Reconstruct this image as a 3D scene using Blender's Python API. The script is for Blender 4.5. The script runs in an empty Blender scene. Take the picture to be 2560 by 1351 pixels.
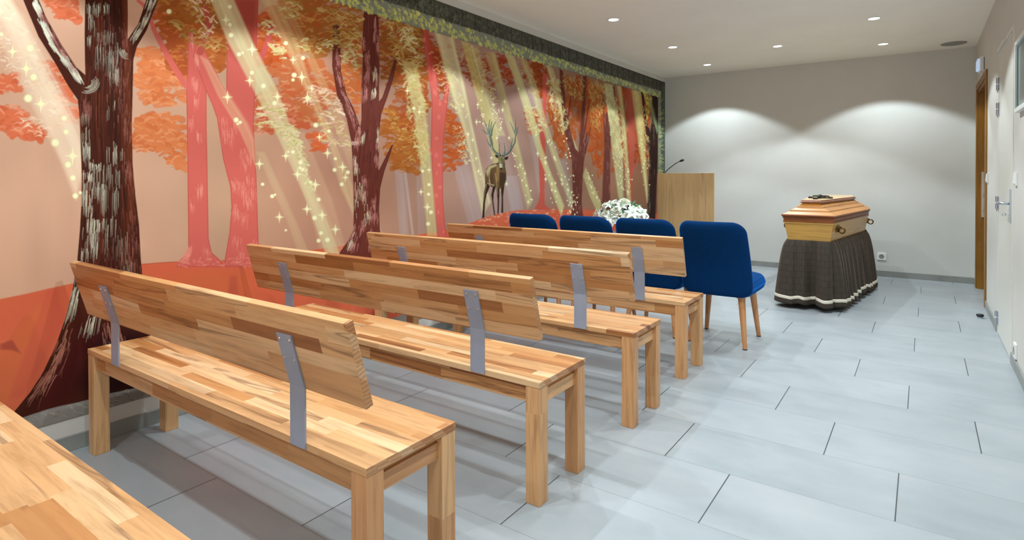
import bpy, bmesh, math, random
import numpy as np
from mathutils import Vector, Matrix

# ------------------------------------------------------------------ camera, world, exposure
sc = bpy.context.scene
PI = math.pi
CAM_H = 1.16652                         # eye height in metres
FOC, CX, CY = 1451.8326, 1280.0, 455.2706   # focal length and principal point for a 2560 x 1351 frame
YAW, PITCH, ROLL = 0.6157558, 0.0105389, -0.0022453
def cam_axes():
    f = np.array([-math.sin(YAW) * math.cos(PITCH), math.cos(YAW) * math.cos(PITCH), -math.sin(PITCH)])
    r = np.array([math.cos(YAW), math.sin(YAW), 0.0]); u = np.cross(r, f)
    return np.array([r * math.cos(ROLL) + u * math.sin(ROLL), -r * math.sin(ROLL) + u * math.cos(ROLL), f])
CAXES = cam_axes()
cd = bpy.data.cameras.new('camera'); cam = bpy.data.objects.new('camera', cd); sc.collection.objects.link(cam)
cd.sensor_width = 36.0; cd.sensor_fit = 'HORIZONTAL'; cd.lens = FOC * 36.0 / 2560.0
cd.shift_x = 0.0; cd.shift_y = -(675.5 - CY) / 2560.0; cd.clip_start = 0.05; cd.clip_end = 60
r_, u_, f_ = CAXES
cam.matrix_world = Matrix(((r_[0], u_[0], -f_[0], 0), (r_[1], u_[1], -f_[1], 0), (r_[2], u_[2], -f_[2], CAM_H), (0, 0, 0, 1)))
sc.camera = cam
w_ = bpy.data.worlds.new('world'); sc.world = w_; w_.use_nodes = True
w_.node_tree.nodes['Background'].inputs[0].default_value = (0.92, 0.98, 1.0, 1); w_.node_tree.nodes['Background'].inputs[1].default_value = 2.1
vs = sc.view_settings
vs.view_transform = 'Standard'; vs.look = 'None'; vs.gamma = 1.0; vs.exposure = 0.0; vs.use_curve_mapping = False
sc.cycles.max_bounces = 12; sc.cycles.diffuse_bounces = 8; sc.cycles.glossy_bounces = 4
LAMP_W = 67.0                           # power of each ceiling downlight
LAMP_COL = (0.89, 1.02, 1.08)

# ------------------------------------------------------------------ the room's measures (metres)
XL, XR, YB, YF, ZC = -2.9604, 0.458, 7.9105, -1.7, 2.5365
TILE_L, TILE_W, TILE_X, TILE_Y = 0.8, 0.38787, -0.8718, 2.32759

rnd = random.Random(5)
COL = sc.collection

# ------------------------------------------------------------------ helpers
def tag(o, label=None, cat=None, group=None, kind=None):
    if label: o['label'] = label
    if cat: o['category'] = cat
    if group: o['group'] = group
    if kind: o['kind'] = kind
    return o
def thing(name, label, cat, loc=(0, 0, 0), rz=0.0, group=None):
    o = bpy.data.objects.new(name, None); COL.objects.link(o); o.empty_display_size = 0.1
    o.location = loc; o.rotation_euler = (0, 0, rz)
    return tag(o, label, cat, group)
def obj(name, bm, mat, parent=None, smooth=False, auto=None):
    me = bpy.data.meshes.new(name); bmesh.ops.recalc_face_normals(bm, faces=bm.faces); bm.to_mesh(me); bm.free()
    if smooth:
        for p in me.polygons: p.use_smooth = True
    if auto is not None:
        me.polygons.foreach_set('use_smooth', [True] * len(me.polygons)); me.set_sharp_from_angle(angle=math.radians(auto))
    o = bpy.data.objects.new(name, me); COL.objects.link(o)
    if mat is not None: me.materials.append(mat)
    if parent is not None: o.parent = parent
    return o
def struct(name, bm, mat, parent=None, **k):
    o = obj(name, bm, mat, parent, **k)
    if parent is None: o['kind'] = 'structure'
    return o
def copy_tree(o, parent=None):
    c = o.copy(); COL.objects.link(c)
    if parent is not None: c.parent = parent
    for ch in list(o.children): copy_tree(ch, c)
    return c
def box(bm, x0, x1, y0, y1, z0, z1, bev=0.0, seg=2, mat=None):
    g = bmesh.ops.create_cube(bm, size=1.0)['verts']
    for v in g: v.co = Vector(((x0 + x1) / 2 + v.co.x * (x1 - x0), (y0 + y1) / 2 + v.co.y * (y1 - y0), (z0 + z1) / 2 + v.co.z * (z1 - z0)))
    if mat is not None: bmesh.ops.transform(bm, matrix=mat, verts=g)
    if bev > 0:
        es = list({e for v in g for e in v.link_edges})
        bmesh.ops.bevel(bm, geom=es, offset=bev, segments=seg, profile=0.7, affect='EDGES')
    return bm
def BX(*a, **k): return box(bmesh.new(), *a, **k)
def loft(bm, rings, cap=True, closed=True):
    vs_ = [[bm.verts.new(p) for p in r] for r in rings]
    n = len(vs_[0])
    for a, b in zip(vs_[:-1], vs_[1:]):
        for i in range(n if closed else n - 1):
            bm.faces.new((a[i], a[(i + 1) % n], b[(i + 1) % n], b[i]))
    if cap and closed:
        bm.faces.new(vs_[0][::-1]); bm.faces.new(vs_[-1])
    return bm
def lathe(bm, prof, n=32, c=(0, 0, 0), M=None):
    rings = [[Vector((c[0] + r * math.cos(2 * PI * k / n), c[1] + r * math.sin(2 * PI * k / n), c[2] + z)) for k in range(n)] for r, z in prof]
    if M is not None: rings = [[M @ p for p in r] for r in rings]
    return loft(bm, rings)
def tube(bm, pts, rad, n=12):
    pts = [Vector(p) for p in pts]; rings = []
    rad = rad if isinstance(rad, (list, tuple)) else [rad] * len(pts)
    up = Vector((0, 0, 1)); prev = None
    for i, p in enumerate(pts):
        t = (pts[min(i + 1, len(pts) - 1)] - pts[max(i - 1, 0)]).normalized()
        if prev is None:
            a = t.cross(up)
            if a.length < 1e-3: a = t.cross(Vector((1, 0, 0)))
            a.normalize()
        else:
            a = (prev - t * prev.dot(t)).normalized()
        prev = a; b = t.cross(a)
        rings.append([p + (a * math.cos(2 * PI * k / n) + b * math.sin(2 * PI * k / n)) * rad[i] for k in range(n)])
    return loft(bm, rings)
def torus(bm, R, r, M, n=28, m=10):
    rings = []
    for i in range(n):
        a = 2 * PI * i / n
        rings.append([M @ Vector(((R + r * math.cos(2 * PI * k / m)) * math.cos(a), (R + r * math.cos(2 * PI * k / m)) * math.sin(a), r * math.sin(2 * PI * k / m))) for k in range(m)])
    rings.append(rings[0])
    vs_ = [[bm.verts.new(p) for p in r] for r in rings[:-1]]
    for i in range(n):
        a, b = vs_[i], vs_[(i + 1) % n]
        for k in range(m): bm.faces.new((a[k], a[(k + 1) % m], b[(k + 1) % m], b[k]))
    return bm

# ------------------------------------------------------------------ materials
def new_mat(name):
    m = bpy.data.materials.new(name); m.use_nodes = True
    return m, m.node_tree, m.node_tree.nodes['Principled BSDF']
def lin(c): return tuple(float(v) for v in s2l(c)) + (1.0,)
def s2l(c):
    c = np.asarray(c, float) / 255.0
    return np.where(c <= 0.04045, c / 12.92, ((c + 0.055) / 1.055) ** 2.4)
def N(nt, t, **k):
    n = nt.nodes.new(t)
    for a, b in k.items():
        if a.startswith('i_'):
            key = a[2:]
            n.inputs[int(key) if key.isdigit() else key.replace('_', ' ')].default_value = b
        else: setattr(n, a, b)
    return n
def math_(nt, op, a, b=None, c=None):
    n = nt.nodes.new('ShaderNodeMath'); n.operation = op
    for i, v in enumerate((a, b, c)):
        if v is None: continue
        if isinstance(v, (int, float)): n.inputs[i].default_value = v
        else: nt.links.new(v, n.inputs[i])
    return n.outputs[0]
def ramp(nt, fac, stops, interp='LINEAR'):
    r = nt.nodes.new('ShaderNodeValToRGB'); r.color_ramp.interpolation = interp
    e = r.color_ramp.elements
    while len(e) < len(stops): e.new(0.5)
    for k, (p, c) in enumerate(stops): e[k].position = p; e[k].color = c if len(c) == 4 else tuple(c) + (1,)
    nt.links.new(fac, r.inputs[0]); return r.outputs[0]
def mixc(nt, fac, a, b, mode='MIX'):
    n = nt.nodes.new('ShaderNodeMix'); n.data_type = 'RGBA'; n.blend_type = mode
    for i, v in ((0, fac), (6, a), (7, b)):
        if isinstance(v, (int, float)): n.inputs[i].default_value = v
        elif isinstance(v, tuple): n.inputs[i].default_value = v
        else: nt.links.new(v, n.inputs[i])
    return n.outputs[2]
def plain(name, rgb, rough=0.5, metal=0.0, spec=0.5, noise=0.0, nscale=20.0, bump=0.0, bscale=200.0, **k):
    m, nt, b = new_mat(name)
    b.inputs['Base Color'].default_value = lin(rgb); b.inputs['Roughness'].default_value = rough
    b.inputs['Metallic'].default_value = metal; b.inputs['Specular IOR Level'].default_value = spec
    for a, v in k.items(): b.inputs[a.replace('_', ' ')].default_value = v
    tc = N(nt, 'ShaderNodeTexCoord')
    if noise > 0:
        n = N(nt, 'ShaderNodeTexNoise', i_Scale=nscale, i_Detail=4.0); nt.links.new(tc.outputs['Object'], n.inputs['Vector'])
        c = ramp(nt, n.outputs[0], [(0.3, lin(tuple(v * (1 - noise) for v in rgb))), (0.7, lin(tuple(min(255, v * (1 + noise)) for v in rgb)))])
        nt.links.new(c, b.inputs['Base Color'])
    if bump > 0:
        n = N(nt, 'ShaderNodeTexNoise', i_Scale=bscale, i_Detail=3.0); nt.links.new(tc.outputs['Object'], n.inputs['Vector'])
        bp = N(nt, 'ShaderNodeBump', i_Strength=bump, i_Distance=0.002); nt.links.new(n.outputs[0], bp.inputs['Height']); nt.links.new(bp.outputs[0], b.inputs['Normal'])
    return m

def block_wood(name, axis, tones, strip=0.042, stave=0.42, rough=0.42, streak=0.6, vein=(84, 44, 20), endgrain=True, grain=0.8):
    """glued strips of wood running along one axis of the object, every stave with its own tone and grain"""
    m, nt, b = new_mat(name); L = nt.links
    tc = N(nt, 'ShaderNodeTexCoord'); sp = N(nt, 'ShaderNodeSeparateXYZ'); L.new(tc.outputs['Object'], sp.inputs[0])
    oi = N(nt, 'ShaderNodeObjectInfo'); rv = oi.outputs['Random']
    x, y, z = sp.outputs
    if axis == 'X': u, v = x, math_(nt, 'ADD', y, z)
    elif axis == 'H': u, v = math_(nt, 'ADD', x, y), z; axis = 'Y'
    elif axis == 'Z': u, v = z, math_(nt, 'ADD', x, y)
    else: u, v = y, math_(nt, 'ADD', x, z)
    r37 = math_(nt, 'MULTIPLY', rv, 37.0)
    row = math_(nt, 'FLOOR', math_(nt, 'ADD', math_(nt, 'DIVIDE', v, strip), math_(nt, 'FLOOR', r37)))
    wn = N(nt, 'ShaderNodeTexWhiteNoise', noise_dimensions='2D'); cb = N(nt, 'ShaderNodeCombineXYZ')
    L.new(row, cb.inputs[0]); L.new(r37, cb.inputs[1]); L.new(cb.outputs[0], wn.inputs['Vector'])
    us = math_(nt, 'ADD', math_(nt, 'DIVIDE', u, stave), math_(nt, 'MULTIPLY', wn.outputs['Value'], 9.0))
    cell = math_(nt, 'FLOOR', us)
    cb2 = N(nt, 'ShaderNodeCombineXYZ'); L.new(row, cb2.inputs[0]); L.new(cell, cb2.inputs[1]); L.new(r37, cb2.inputs[2])
    wn2 = N(nt, 'ShaderNodeTexWhiteNoise', noise_dimensions='3D'); L.new(cb2.outputs[0], wn2.inputs['Vector'])
    tone = ramp(nt, wn2.outputs['Value'], [(p, lin(c)) for p, c in tones])
    # grain: stretched noise shifted per stave
    cb3 = N(nt, 'ShaderNodeCombineXYZ')
    L.new(math_(nt, 'ADD', math_(nt, 'MULTIPLY', u, 3.2), math_(nt, 'MULTIPLY', wn2.outputs['Value'], 70.0)), cb3.inputs[0])
    L.new(math_(nt, 'MULTIPLY', v, 46.0), cb3.inputs[1]); L.new(math_(nt, 'MULTIPLY', wn2.outputs['Value'], 31.0), cb3.inputs[2])
    g1 = N(nt, 'ShaderNodeTexNoise', i_Scale=1.0, i_Detail=6.0, i_Roughness=0.62, i_Distortion=0.7); L.new(cb3.outputs[0], g1.inputs['Vector'])
    gr = ramp(nt, g1.outputs[0], [(0.28, (0.60, 0.53, 0.46)), (0.52, (0.98, 0.97, 0.96)), (0.8, (1.10, 1.10, 1.08))])
    c = mixc(nt, grain, tone, gr, 'MULTIPLY')
    cb4 = N(nt, 'ShaderNodeCombineXYZ')
    L.new(math_(nt, 'ADD', math_(nt, 'MULTIPLY', u, 1.0), math_(nt, 'MULTIPLY', wn2.outputs['Value'], 170.0)), cb4.inputs[0])
    L.new(math_(nt, 'MULTIPLY', v, 15.0), cb4.inputs[1]); L.new(math_(nt, 'MULTIPLY', wn2.outputs['Value'], 57.0), cb4.inputs[2])
    g2 = N(nt, 'ShaderNodeTexNoise', i_Scale=1.0, i_Detail=3.0, i_Roughness=0.5, i_Distortion=0.9); L.new(cb4.outputs[0], g2.inputs['Vector'])
    line = math_(nt, 'ABSOLUTE', math_(nt, 'SUBTRACT', g2.outputs[0], 0.43))
    vn = ramp(nt, line, [(0.0, (1, 1, 1)), (0.012, (0.7, 0.7, 0.7)), (0.05, (0, 0, 0))])
    has = math_(nt, 'GREATER_THAN', math_(nt, 'FRACT', math_(nt, 'MULTIPLY', wn2.outputs['Value'], 13.7)), 0.5)
    c = mixc(nt, math_(nt, 'MULTIPLY', math_(nt, 'MULTIPLY', vn, has), streak), c, lin(vein))
    # end grain on the cut ends: growth rings, one centre per strip
    sn = N(nt, 'ShaderNodeSeparateXYZ'); L.new(tc.outputs['Normal'], sn.inputs[0])
    end = math_(nt, 'GREATER_THAN', math_(nt, 'ABSOLUTE', sn.outputs['XYZ'.index(axis)]), 0.8)
    cbe = N(nt, 'ShaderNodeCombineXYZ'); oth = [o_ for i_, o_ in enumerate((x, y, z)) if i_ != 'XYZ'.index(axis)]
    L.new(math_(nt, 'ADD', oth[0], math_(nt, 'MULTIPLY', wn.outputs['Value'], 0.3)), cbe.inputs[0]); L.new(math_(nt, 'ADD', oth[1], math_(nt, 'MULTIPLY', wn.outputs['Value'], 0.17)), cbe.inputs[1])
    wv = N(nt, 'ShaderNodeTexWave', i_Scale=26.0, i_Distortion=2.5, i_Detail=2.0); wv.wave_type = 'RINGS'; L.new(cbe.outputs[0], wv.inputs['Vector'])
    eg = ramp(nt, wv.outputs['Fac'], [(0.2, (0.66, 0.58, 0.55)), (0.8, (0.86, 0.80, 0.77))])
    if endgrain: c = mixc(nt, end, c, mixc(nt, 1.0, tone, eg, 'MULTIPLY'))
    L.new(c, b.inputs['Base Color']); b.inputs['Roughness'].default_value = rough
    bp = N(nt, 'ShaderNodeBump', i_Strength=0.06, i_Distance=0.002); L.new(g1.outputs[0], bp.inputs['Height']); L.new(bp.outputs[0], b.inputs['Normal'])
    return m
# ---------------------------------------------------------------- the painted mural (colours per vertex)
class Paint:
    """A canvas of sample points with photo-frame coordinates PX, PY (columns run along the wall, rows up)."""
    def __init__(self, PX, PY, seed=7):
        self.PX, self.PY = PX, PY
        self.C = np.zeros(PX.shape + (3,))
        self.rng = np.random.default_rng(seed)
        self.cx = PX[PX.shape[0] // 2].copy()
        self.lean = float(np.max(np.abs(PX - self.cx[None, :])[:, self.cx > -30])) + 1.0
        self.mask = None
    def win(self, x0, x1, y0, y1):
        j0 = int(np.searchsorted(self.cx, x0 - self.lean)); j1 = int(np.searchsorted(self.cx, x1 + self.lean))
        j0 = max(0, min(j0, len(self.cx) - 1)); j1 = max(j0 + 1, min(j1, len(self.cx)))
        def rows(j):
            col = self.PY[::-1, j]
            n = len(col)
            return n - np.searchsorted(col, y1), n - np.searchsorted(col, y0)
        a, b = rows(j0); c, d = rows(j1 - 1)
        i0 = max(0, min(a, c) - 1); i1 = min(self.PY.shape[0], max(b, d) + 1)
        if i1 <= i0: return None
        return slice(i0, i1), slice(j0, j1)
    def blend(self, w, a, col):
        if self.mask is not None: a = a * self.mask[w]
        col = np.asarray(col, float)
        self.C[w] += (col - self.C[w]) * a[..., None]
    def smooth(self, pts, n=6, closed=True):
        p = np.asarray(pts, float); m = len(p); out = []
        rng_ = range(m if closed else m - 1)
        for k in rng_:
            if closed: a, b, c, d = p[(k - 1) % m], p[k], p[(k + 1) % m], p[(k + 2) % m]
            else: a, b, c, d = p[max(k - 1, 0)], p[k], p[k + 1], p[min(k + 2, m - 1)]
            for t in np.arange(n) / n:
                out.append(0.5 * (2 * b + (c - a) * t + (2 * a - 5 * b + 4 * c - d) * t * t + (3 * b - a - 3 * c + d) * t ** 3))
        if not closed: out.append(p[-1])
        return np.array(out)
    def sdf(self, w, p):
        X, Y = self.PX[w], self.PY[w]
        d = np.full(X.shape, 1e18); ins = np.zeros(X.shape, bool)
        for k in range(len(p)):
            ax, ay = p[k - 1]; bx, by = p[k]
            ex, ey = bx - ax, by - ay; L = ex * ex + ey * ey + 1e-12
            t = np.clip(((X - ax) * ex + (Y - ay) * ey) / L, 0, 1)
            d = np.minimum(d, (X - ax - t * ex) ** 2 + (Y - ay - t * ey) ** 2)
            if ay != by: ins ^= ((ay > Y) != (by > Y)) & (X < ex * (Y - ay) / (by - ay) + ax)
        d = np.sqrt(d)
        return np.where(ins, -d, d)
    def poly(self, pts, col, alpha=1.0, soft=1.0, sm=False, edge=None):
        p = self.smooth(pts) if sm else np.asarray(pts, float)
        s = soft + 1
        w = self.win(p[:, 0].min() - s, p[:, 0].max() + s, p[:, 1].min() - s, p[:, 1].max() + s)
        if w is None: return None
        d = self.sdf(w, p)
        a = np.clip(0.5 - d / (2 * soft), 0, 1)
        self.blend(w, a * alpha, col)
        if edge is not None:
            e = np.clip(1.3 - np.abs(d + 1.2), 0, 1)
            self.blend(w, e * 0.7, edge)
        return w, a
    def region(self, pts, sm=True, soft=1.0):
        m = np.zeros(self.PX.shape)
        p = self.smooth(pts) if sm else np.asarray(pts, float)
        w = self.win(p[:, 0].min() - 2, p[:, 0].max() + 2, p[:, 1].min() - 2, p[:, 1].max() + 2)
        m[w] = np.clip(0.5 - self.sdf(w, p) / (2 * soft), 0, 1)
        return m
    def stroke(self, pts, w0, w1, col, alpha=1.0, soft=0.8, sm=False):
        p = self.smooth(pts, 3, False) if sm else np.asarray(pts, float)
        r = max(w0, w1) + soft + 1
        w = self.win(p[:, 0].min() - r, p[:, 0].max() + r, p[:, 1].min() - r, p[:, 1].max() + r)
        if w is None: return
        X, Y = self.PX[w], self.PY[w]
        best = np.full(X.shape, 1e9); n = len(p) - 1
        for k in range(n):
            ax, ay = p[k]; bx, by = p[k + 1]; ex, ey = bx - ax, by - ay
            t = np.clip(((X - ax) * ex + (Y - ay) * ey) / (ex * ex + ey * ey + 1e-9), 0, 1)
            ra = w0 + (w1 - w0) * (k + t) / n
            best = np.minimum(best, np.sqrt((X - ax - t * ex) ** 2 + (Y - ay - t * ey) ** 2) - ra)
        self.blend(w, np.clip(0.5 - best / (2 * soft), 0, 1) * alpha, col)
    def blob(self, x, y, rx, ry, col, alpha=1.0, ang=0.0, soft=0.12):
        r = max(rx, ry) * 1.2 + 2
        w = self.win(x - r, x + r, y - r, y + r)
        if w is None: return
        X, Y = self.PX[w] - x, self.PY[w] - y
        c, s = math.cos(ang), math.sin(ang)
        q = np.sqrt(((X * c + Y * s) / rx) ** 2 + ((-X * s + Y * c) / ry) ** 2)
        sf = max(soft, 0.7 / min(rx, ry))
        self.blend(w, np.clip((1 + sf - q) / (2 * sf), 0, 1) * alpha, col)
    def glow(self, x, y, r, col, alpha):
        w = self.win(x - r, x + r, y - r, y + r)
        if w is None: return
        q = np.sqrt((self.PX[w] - x) ** 2 + (self.PY[w] - y) ** 2) / r
        self.blend(w, np.clip(1 - q, 0, 1) ** 1.5 * alpha, col)
    def star(self, x, y, r, squeeze=1.0):
        c = s2l((240, 236, 186))
        self.glow(x, y, r * 0.9, c, 0.35)
        self.stroke([(x, y - r), (x, y)], 0.3, r * 0.11 + 0.4, c, 1)
        self.stroke([(x, y + r * 1.1), (x, y)], 0.3, r * 0.11 + 0.4, c, 1)
        h = r * 0.85 * squeeze
        self.stroke([(x - h, y), (x, y)], 0.3, r * 0.1 + 0.4, c, 1)
        self.stroke([(x + h, y), (x, y)], 0.3, r * 0.1 + 0.4, c, 1)
        self.blob(x, y, r * 0.33 * squeeze, r * 0.33, c, 1)
    def dot(self, x, y, r, squeeze=1.0):
        self.blob(x, y, r * 1.15 * squeeze, r * 1.1, s2l((226, 220, 165)), 0.7)
        self.blob(x, y, r * 0.8 * squeeze, r * 0.8, s2l((244, 240, 196)), 0.95)
    def beam(self, L, Rr, col, alpha=0.5, streaks=5, soft=3.0):
        L = np.asarray(L, float); Rr = np.asarray(Rr, float)
        p = np.vstack([L, Rr[::-1]])
        x0, y0 = p.min(0); x1, y1 = p.max(0)
        w = self.win(x0 - soft, x1 + soft, y0 - soft, y1 + soft)
        if w is None: return
        d = self.sdf(w, p); a = np.clip(0.5 - d / (2 * soft), 0, 1)
        Y = self.PY[w]; X = self.PX[w]
        lx = np.interp(Y, L[:, 1], L[:, 0]); rx = np.interp(Y, Rr[:, 1], Rr[:, 0])
        u = (X - lx) / np.maximum(rx - lx, 1.0)
        k = np.zeros(X.shape)
        for _ in range(streaks):
            c0 = self.rng.uniform(0, 1); wd = self.rng.uniform(0.03, 0.16)
            k += self.rng.uniform(-0.5, 1.0) * np.exp(-((u - c0) / wd) ** 2)
        tex = np.clip(0.75 + 0.35 * k, 0.15, 1.5)
        self.blend(w, np.clip(a * alpha * tex, 0, 0.95), col)
    def leaves(self, pts, n, cols, size=(3, 8), ang=(-0.6, 0.6), squash=0.42, alpha=(0.6, 0.95), curl=0.5, xs=1.0, inside=True):
        p = np.asarray(pts, float); x0, y0 = p.min(0); x1, y1 = p.max(0); R_ = self.rng
        k = 0; tries = 0
        while k < n and tries < n * 12:
            tries += 1
            x = R_.uniform(x0, x1); y = R_.uniform(y0, y1)
            ins = False
            for q in range(len(p)):
                ax, ay = p[q - 1]; bx, by = p[q]
                if (ay > y) != (by > y) and x < (bx - ax) * (y - ay) / (by - ay) + ax: ins = not ins
            if not ins: continue
            k += 1
            s = R_.uniform(*size); th = R_.uniform(*ang)
            if R_.random() < 0.35: th = math.pi - th
            dx, dy = math.cos(th) * s * xs, math.sin(th) * s
            bend = -abs(R_.normal(.55, .35)) * curl * s * (1 if R_.random() < .8 else -1)
            col = s2l(cols[R_.integers(len(cols))])
            wd = s * squash * R_.uniform(0.6, 1.2) * (0.5 + 0.5 * xs)
            self.stroke([(x - dx, y - dy), (x, y + bend), (x + dx, y + dy)], wd * 0.3, wd, col, R_.uniform(*alpha), sm=True)
    def bark(self, ctr, n, cols, xr=(-1, 1), length=(10, 40), width=(0.5, 1.2), alpha=(0.4, 0.9), y0=None, y1=None, clump=None, lean=None):
        """vertical dry-brush strokes following a trunk: ctr = [(y, xleft, xright)]"""
        c = np.asarray(ctr, float); R_ = self.rng
        ya = c[0, 0] if y0 is None else y0; yb = c[-1, 0] if y1 is None else y1
        for _ in range(n):
            if clump is not None:
                q = clump[R_.integers(len(clump))]
                y = R_.normal(q[1], q[3]); u = R_.normal(q[0], q[2])
            else:
                y = R_.uniform(ya, yb); u = R_.uniform(*xr)
            if not -1 < u < 1: continue
            L = R_.uniform(*length); pts = []
            wob = R_.uniform(-0.03, 0.03)
            for t in (0, 0.35, 0.7, 1):
                yy = y + (t - 0.5) * L
                xl = np.interp(yy, c[:, 0], c[:, 1]); xr_ = np.interp(yy, c[:, 0], c[:, 2])
                pts.append((xl + (xr_ - xl) * (u + wob * t + 1) / 2, yy))
            wd = R_.uniform(*width)
            self.stroke(pts, wd, wd * 0.4, s2l(cols[R_.integers(len(cols))]), R_.uniform(*alpha), soft=0.7)

def paint_mural(P):
    R_ = P.rng; PX, PY = P.PX, P.PY
    K = lambda *c: s2l(c)
    # mural background: pink-tan fading to brown at the far end
    xs = [-4000, 0, 300, 560, 800, 1050, 1250, 1400, 1550, 1665]
    cs = np.array([s2l(c) for c in [(206,160,132),(206,162,134),(205,160,134),(190,150,122),(183,134,110),(168,128,108),(166,132,120),(150,112,92),(142,98,72),(122,80,56)]])
    for k in range(3): P.C[..., k] = np.interp(PX, xs, cs[:, k])
    # soft mottling
    ny, nx = 14, 40
    g = R_.random((ny, nx)); H_, W_ = PX.shape
    a = np.linspace(0, ny - 1.001, H_); b = np.linspace(0, nx - 1.001, W_)
    i, j = a.astype(int), b.astype(int); fa, fb = (a - i)[:, None], (b - j)[None, :]
    N = g[i][:, j] * (1 - fa) * (1 - fb) + g[i + 1][:, j] * fa * (1 - fb) + g[i][:, j + 1] * (1 - fa) * fb + g[i + 1][:, j + 1] * fa * fb
    P.C *= (0.93 + 0.14 * N)[..., None]
    # pale beams far back
    pale = K(206, 190, 165); pale2 = K(216, 208, 160); cream = K(222, 214, 170); green = K(196, 198, 140); lilac = K(178, 160, 158)
    P.beam([(700,330),(760,480),(800,630)],[(760,330),(830,500),(870,640)], K(205,165,135), .5)
    P.beam([(800,340),(905,600)],[(880,340),(960,600)], K(196,160,140), .4)
    P.beam([(985,400),(1000,600)],[(1008,400),(1022,600)], lilac, .6)
    P.beam([(1008,420),(1030,600)],[(1014,420),(1036,600)], K(190,176,176), .7, soft=1.5)
    P.beam([(1040,420),(1046,600)],[(1056,420),(1064,600)], lilac, .4)
    P.beam([(1130,410),(1170,560)],[(1170,400),(1212,550)], lilac, .55)
    P.beam([(1215,330),(1230,560)],[(1262,330),(1300,560)], K(175,150,140), .5)
    P.beam([(1260,440),(1280,540)],[(1292,440),(1312,540)], lilac, .6)
    P.beam([(1300,230),(1330,380),(1348,500)],[(1340,210),(1352,380),(1362,500)], lilac, .5)
    P.beam([(1390,400),(1420,520)],[(1416,400),(1436,520)], K(160,140,136), .55)
    # ground
    red = K(207, 99, 68); red2 = K(210, 108, 62); red3 = K(196, 82, 66)
    P.poly([(-4500,1400),(-1500,1060),(0,748),(60,736),(120,722),(185,708),(250,690),(355,660),(420,655),(470,654),(540,652),(600,648),(660,640),(760,628),(880,612),(1040,588),(1110,576),(1165,562),(1200,548),(1240,536),(1290,526),(1345,524),(1400,526),(1460,526),(1530,530),(1560,534),(1664,538),(1664,900),(900,1200),(0,1900),(-4500,4000)], red, 1, 1.2)
    P.poly([(-60,870),(20,850),(70,790),(130,740),(110,860),(60,960),(20,1010),(-60,1060)], red2, .55, 8)
    P.poly([(118,724),(140,720),(165,790),(110,900),(60,990),(20,1000),(70,860)], red3, .45, 5)
    P.poly([(0,860),(30,850),(52,884),(30,876),(0,874)], K(150,62,56), .7, 3)
    P.poly([(390,700),(520,670),(640,690),(600,780),(430,760)], red2, .4, 20)
    P.poly([(575,690),(590,690),(600,760),(566,760)], K(180,76,66), .5, 4)
    P.poly([(1370,524),(1664,536),(1664,640),(1370,660)], K(192,84,54), .75, 12)
    P.stroke([(356,661),(420,656),(470,655)], .8, .8, K(150,70,56), .7, sm=True)
    for k in range(70):                      # pale dabs on the ridge of the ground
        x = R_.uniform(1190, 1420); y = np.interp(x, [1165,1200,1240,1290,1345,1400],[562,548,536,526,524,526]) + R_.uniform(0, 34)
        P.stroke([(x, y), (x + R_.uniform(2,8), y + R_.uniform(-3,3))], .8, 2.2, K(*[(224,158,128),(206,120,96),(226,190,150)][R_.integers(3)]), R_.uniform(.3,.8))
    # far orange foliage
    def mass(pts, base, dark, light, n, size, alpha=1.0, xs=1.0, ang=(-.5,.5)):
        P.leaves(pts, n, [base, base, dark], (size[0]*1.3, size[1]*1.5), ang, .6, (.75*alpha, 1.0*alpha), .4, xs)
        P.leaves(pts, int(n*.45), [light, base], size, ang, .34, (.35*alpha, .8*alpha), .6, xs)
    OR, OR2, OD, OL = (208,120,72), (200,108,62), (172,82,40), (220,146,100)
    for pts, n in [([(-20,195),(30,190),(34,225),(10,235),(-20,228)],26), ([(-20,270),(40,262),(68,280),(60,300),(10,300),(-20,292)],30),
                   ([(-20,305),(40,300),(95,318),(100,350),(60,350),(20,330),(-20,320)],46), ([(110,150),(170,190),(190,255),(160,240),(120,190)],22),
                   ([(130,250),(190,262),(196,330),(170,300)],12), ([(100,-10),(170,-10),(196,25),(190,50),(150,42),(120,20)],30)]:
        mass(pts, (212,110,74), (202,98,62), (228,150,116), n, (7,13))
    mass([(350,128),(420,120),(450,150),(462,240),(455,270),(400,262),(345,240),(340,190)], OR, OR2, OL, 150, (6,12))
    mass([(350,290),(400,278),(440,290),(462,330),(455,375),(430,390),(380,375),(345,380),(335,330)], OR, OR2, OL, 130, (6,12))
    mass([(410,390),(455,385),(450,435),(436,430)], OR, OR2, OL, 16, (5,10))
    mass([(345,130),(380,118),(380,126),(350,136)], OR, OR2, OL, 8, (5,9))
    mass([(380,40),(420,20),(470,120),(472,190),(440,180),(410,110)], OD, (168,82,34), (206,120,60), 90, (6,12))
    mass([(390,-10),(560,-10),(580,90),(550,140),(500,120),(430,70)], (160,92,36), (150,78,30), (190,130,66), 190, (6,12))
    mass([(470,60),(560,80),(570,170),(520,180),(480,150)], (176,92,40), (150,78,30), (200,140,80), 90, (6,12))
    mass([(644,40),(690,20),(720,90),(720,180),(690,190),(660,160),(644,110)], (188,84,38), (168,74,30), (206,120,70), 120, (6,12))
    mass([(690,170),(770,140),(830,190),(830,260),(790,310),(740,320),(700,260),(680,210)], (188,106,64), (192,92,54), (210,146,104), 170, (6,12))
    mass([(640,240),(690,230),(740,300),(760,320),(720,310),(650,340),(642,300)], (194,102,66), (190,90,56), (218,146,116), 70, (6,12))
    mass([(780,340),(800,335),(806,372),(786,380)], (206,98,52), (200,90,44), (216,120,70), 16, (6,10))
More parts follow.
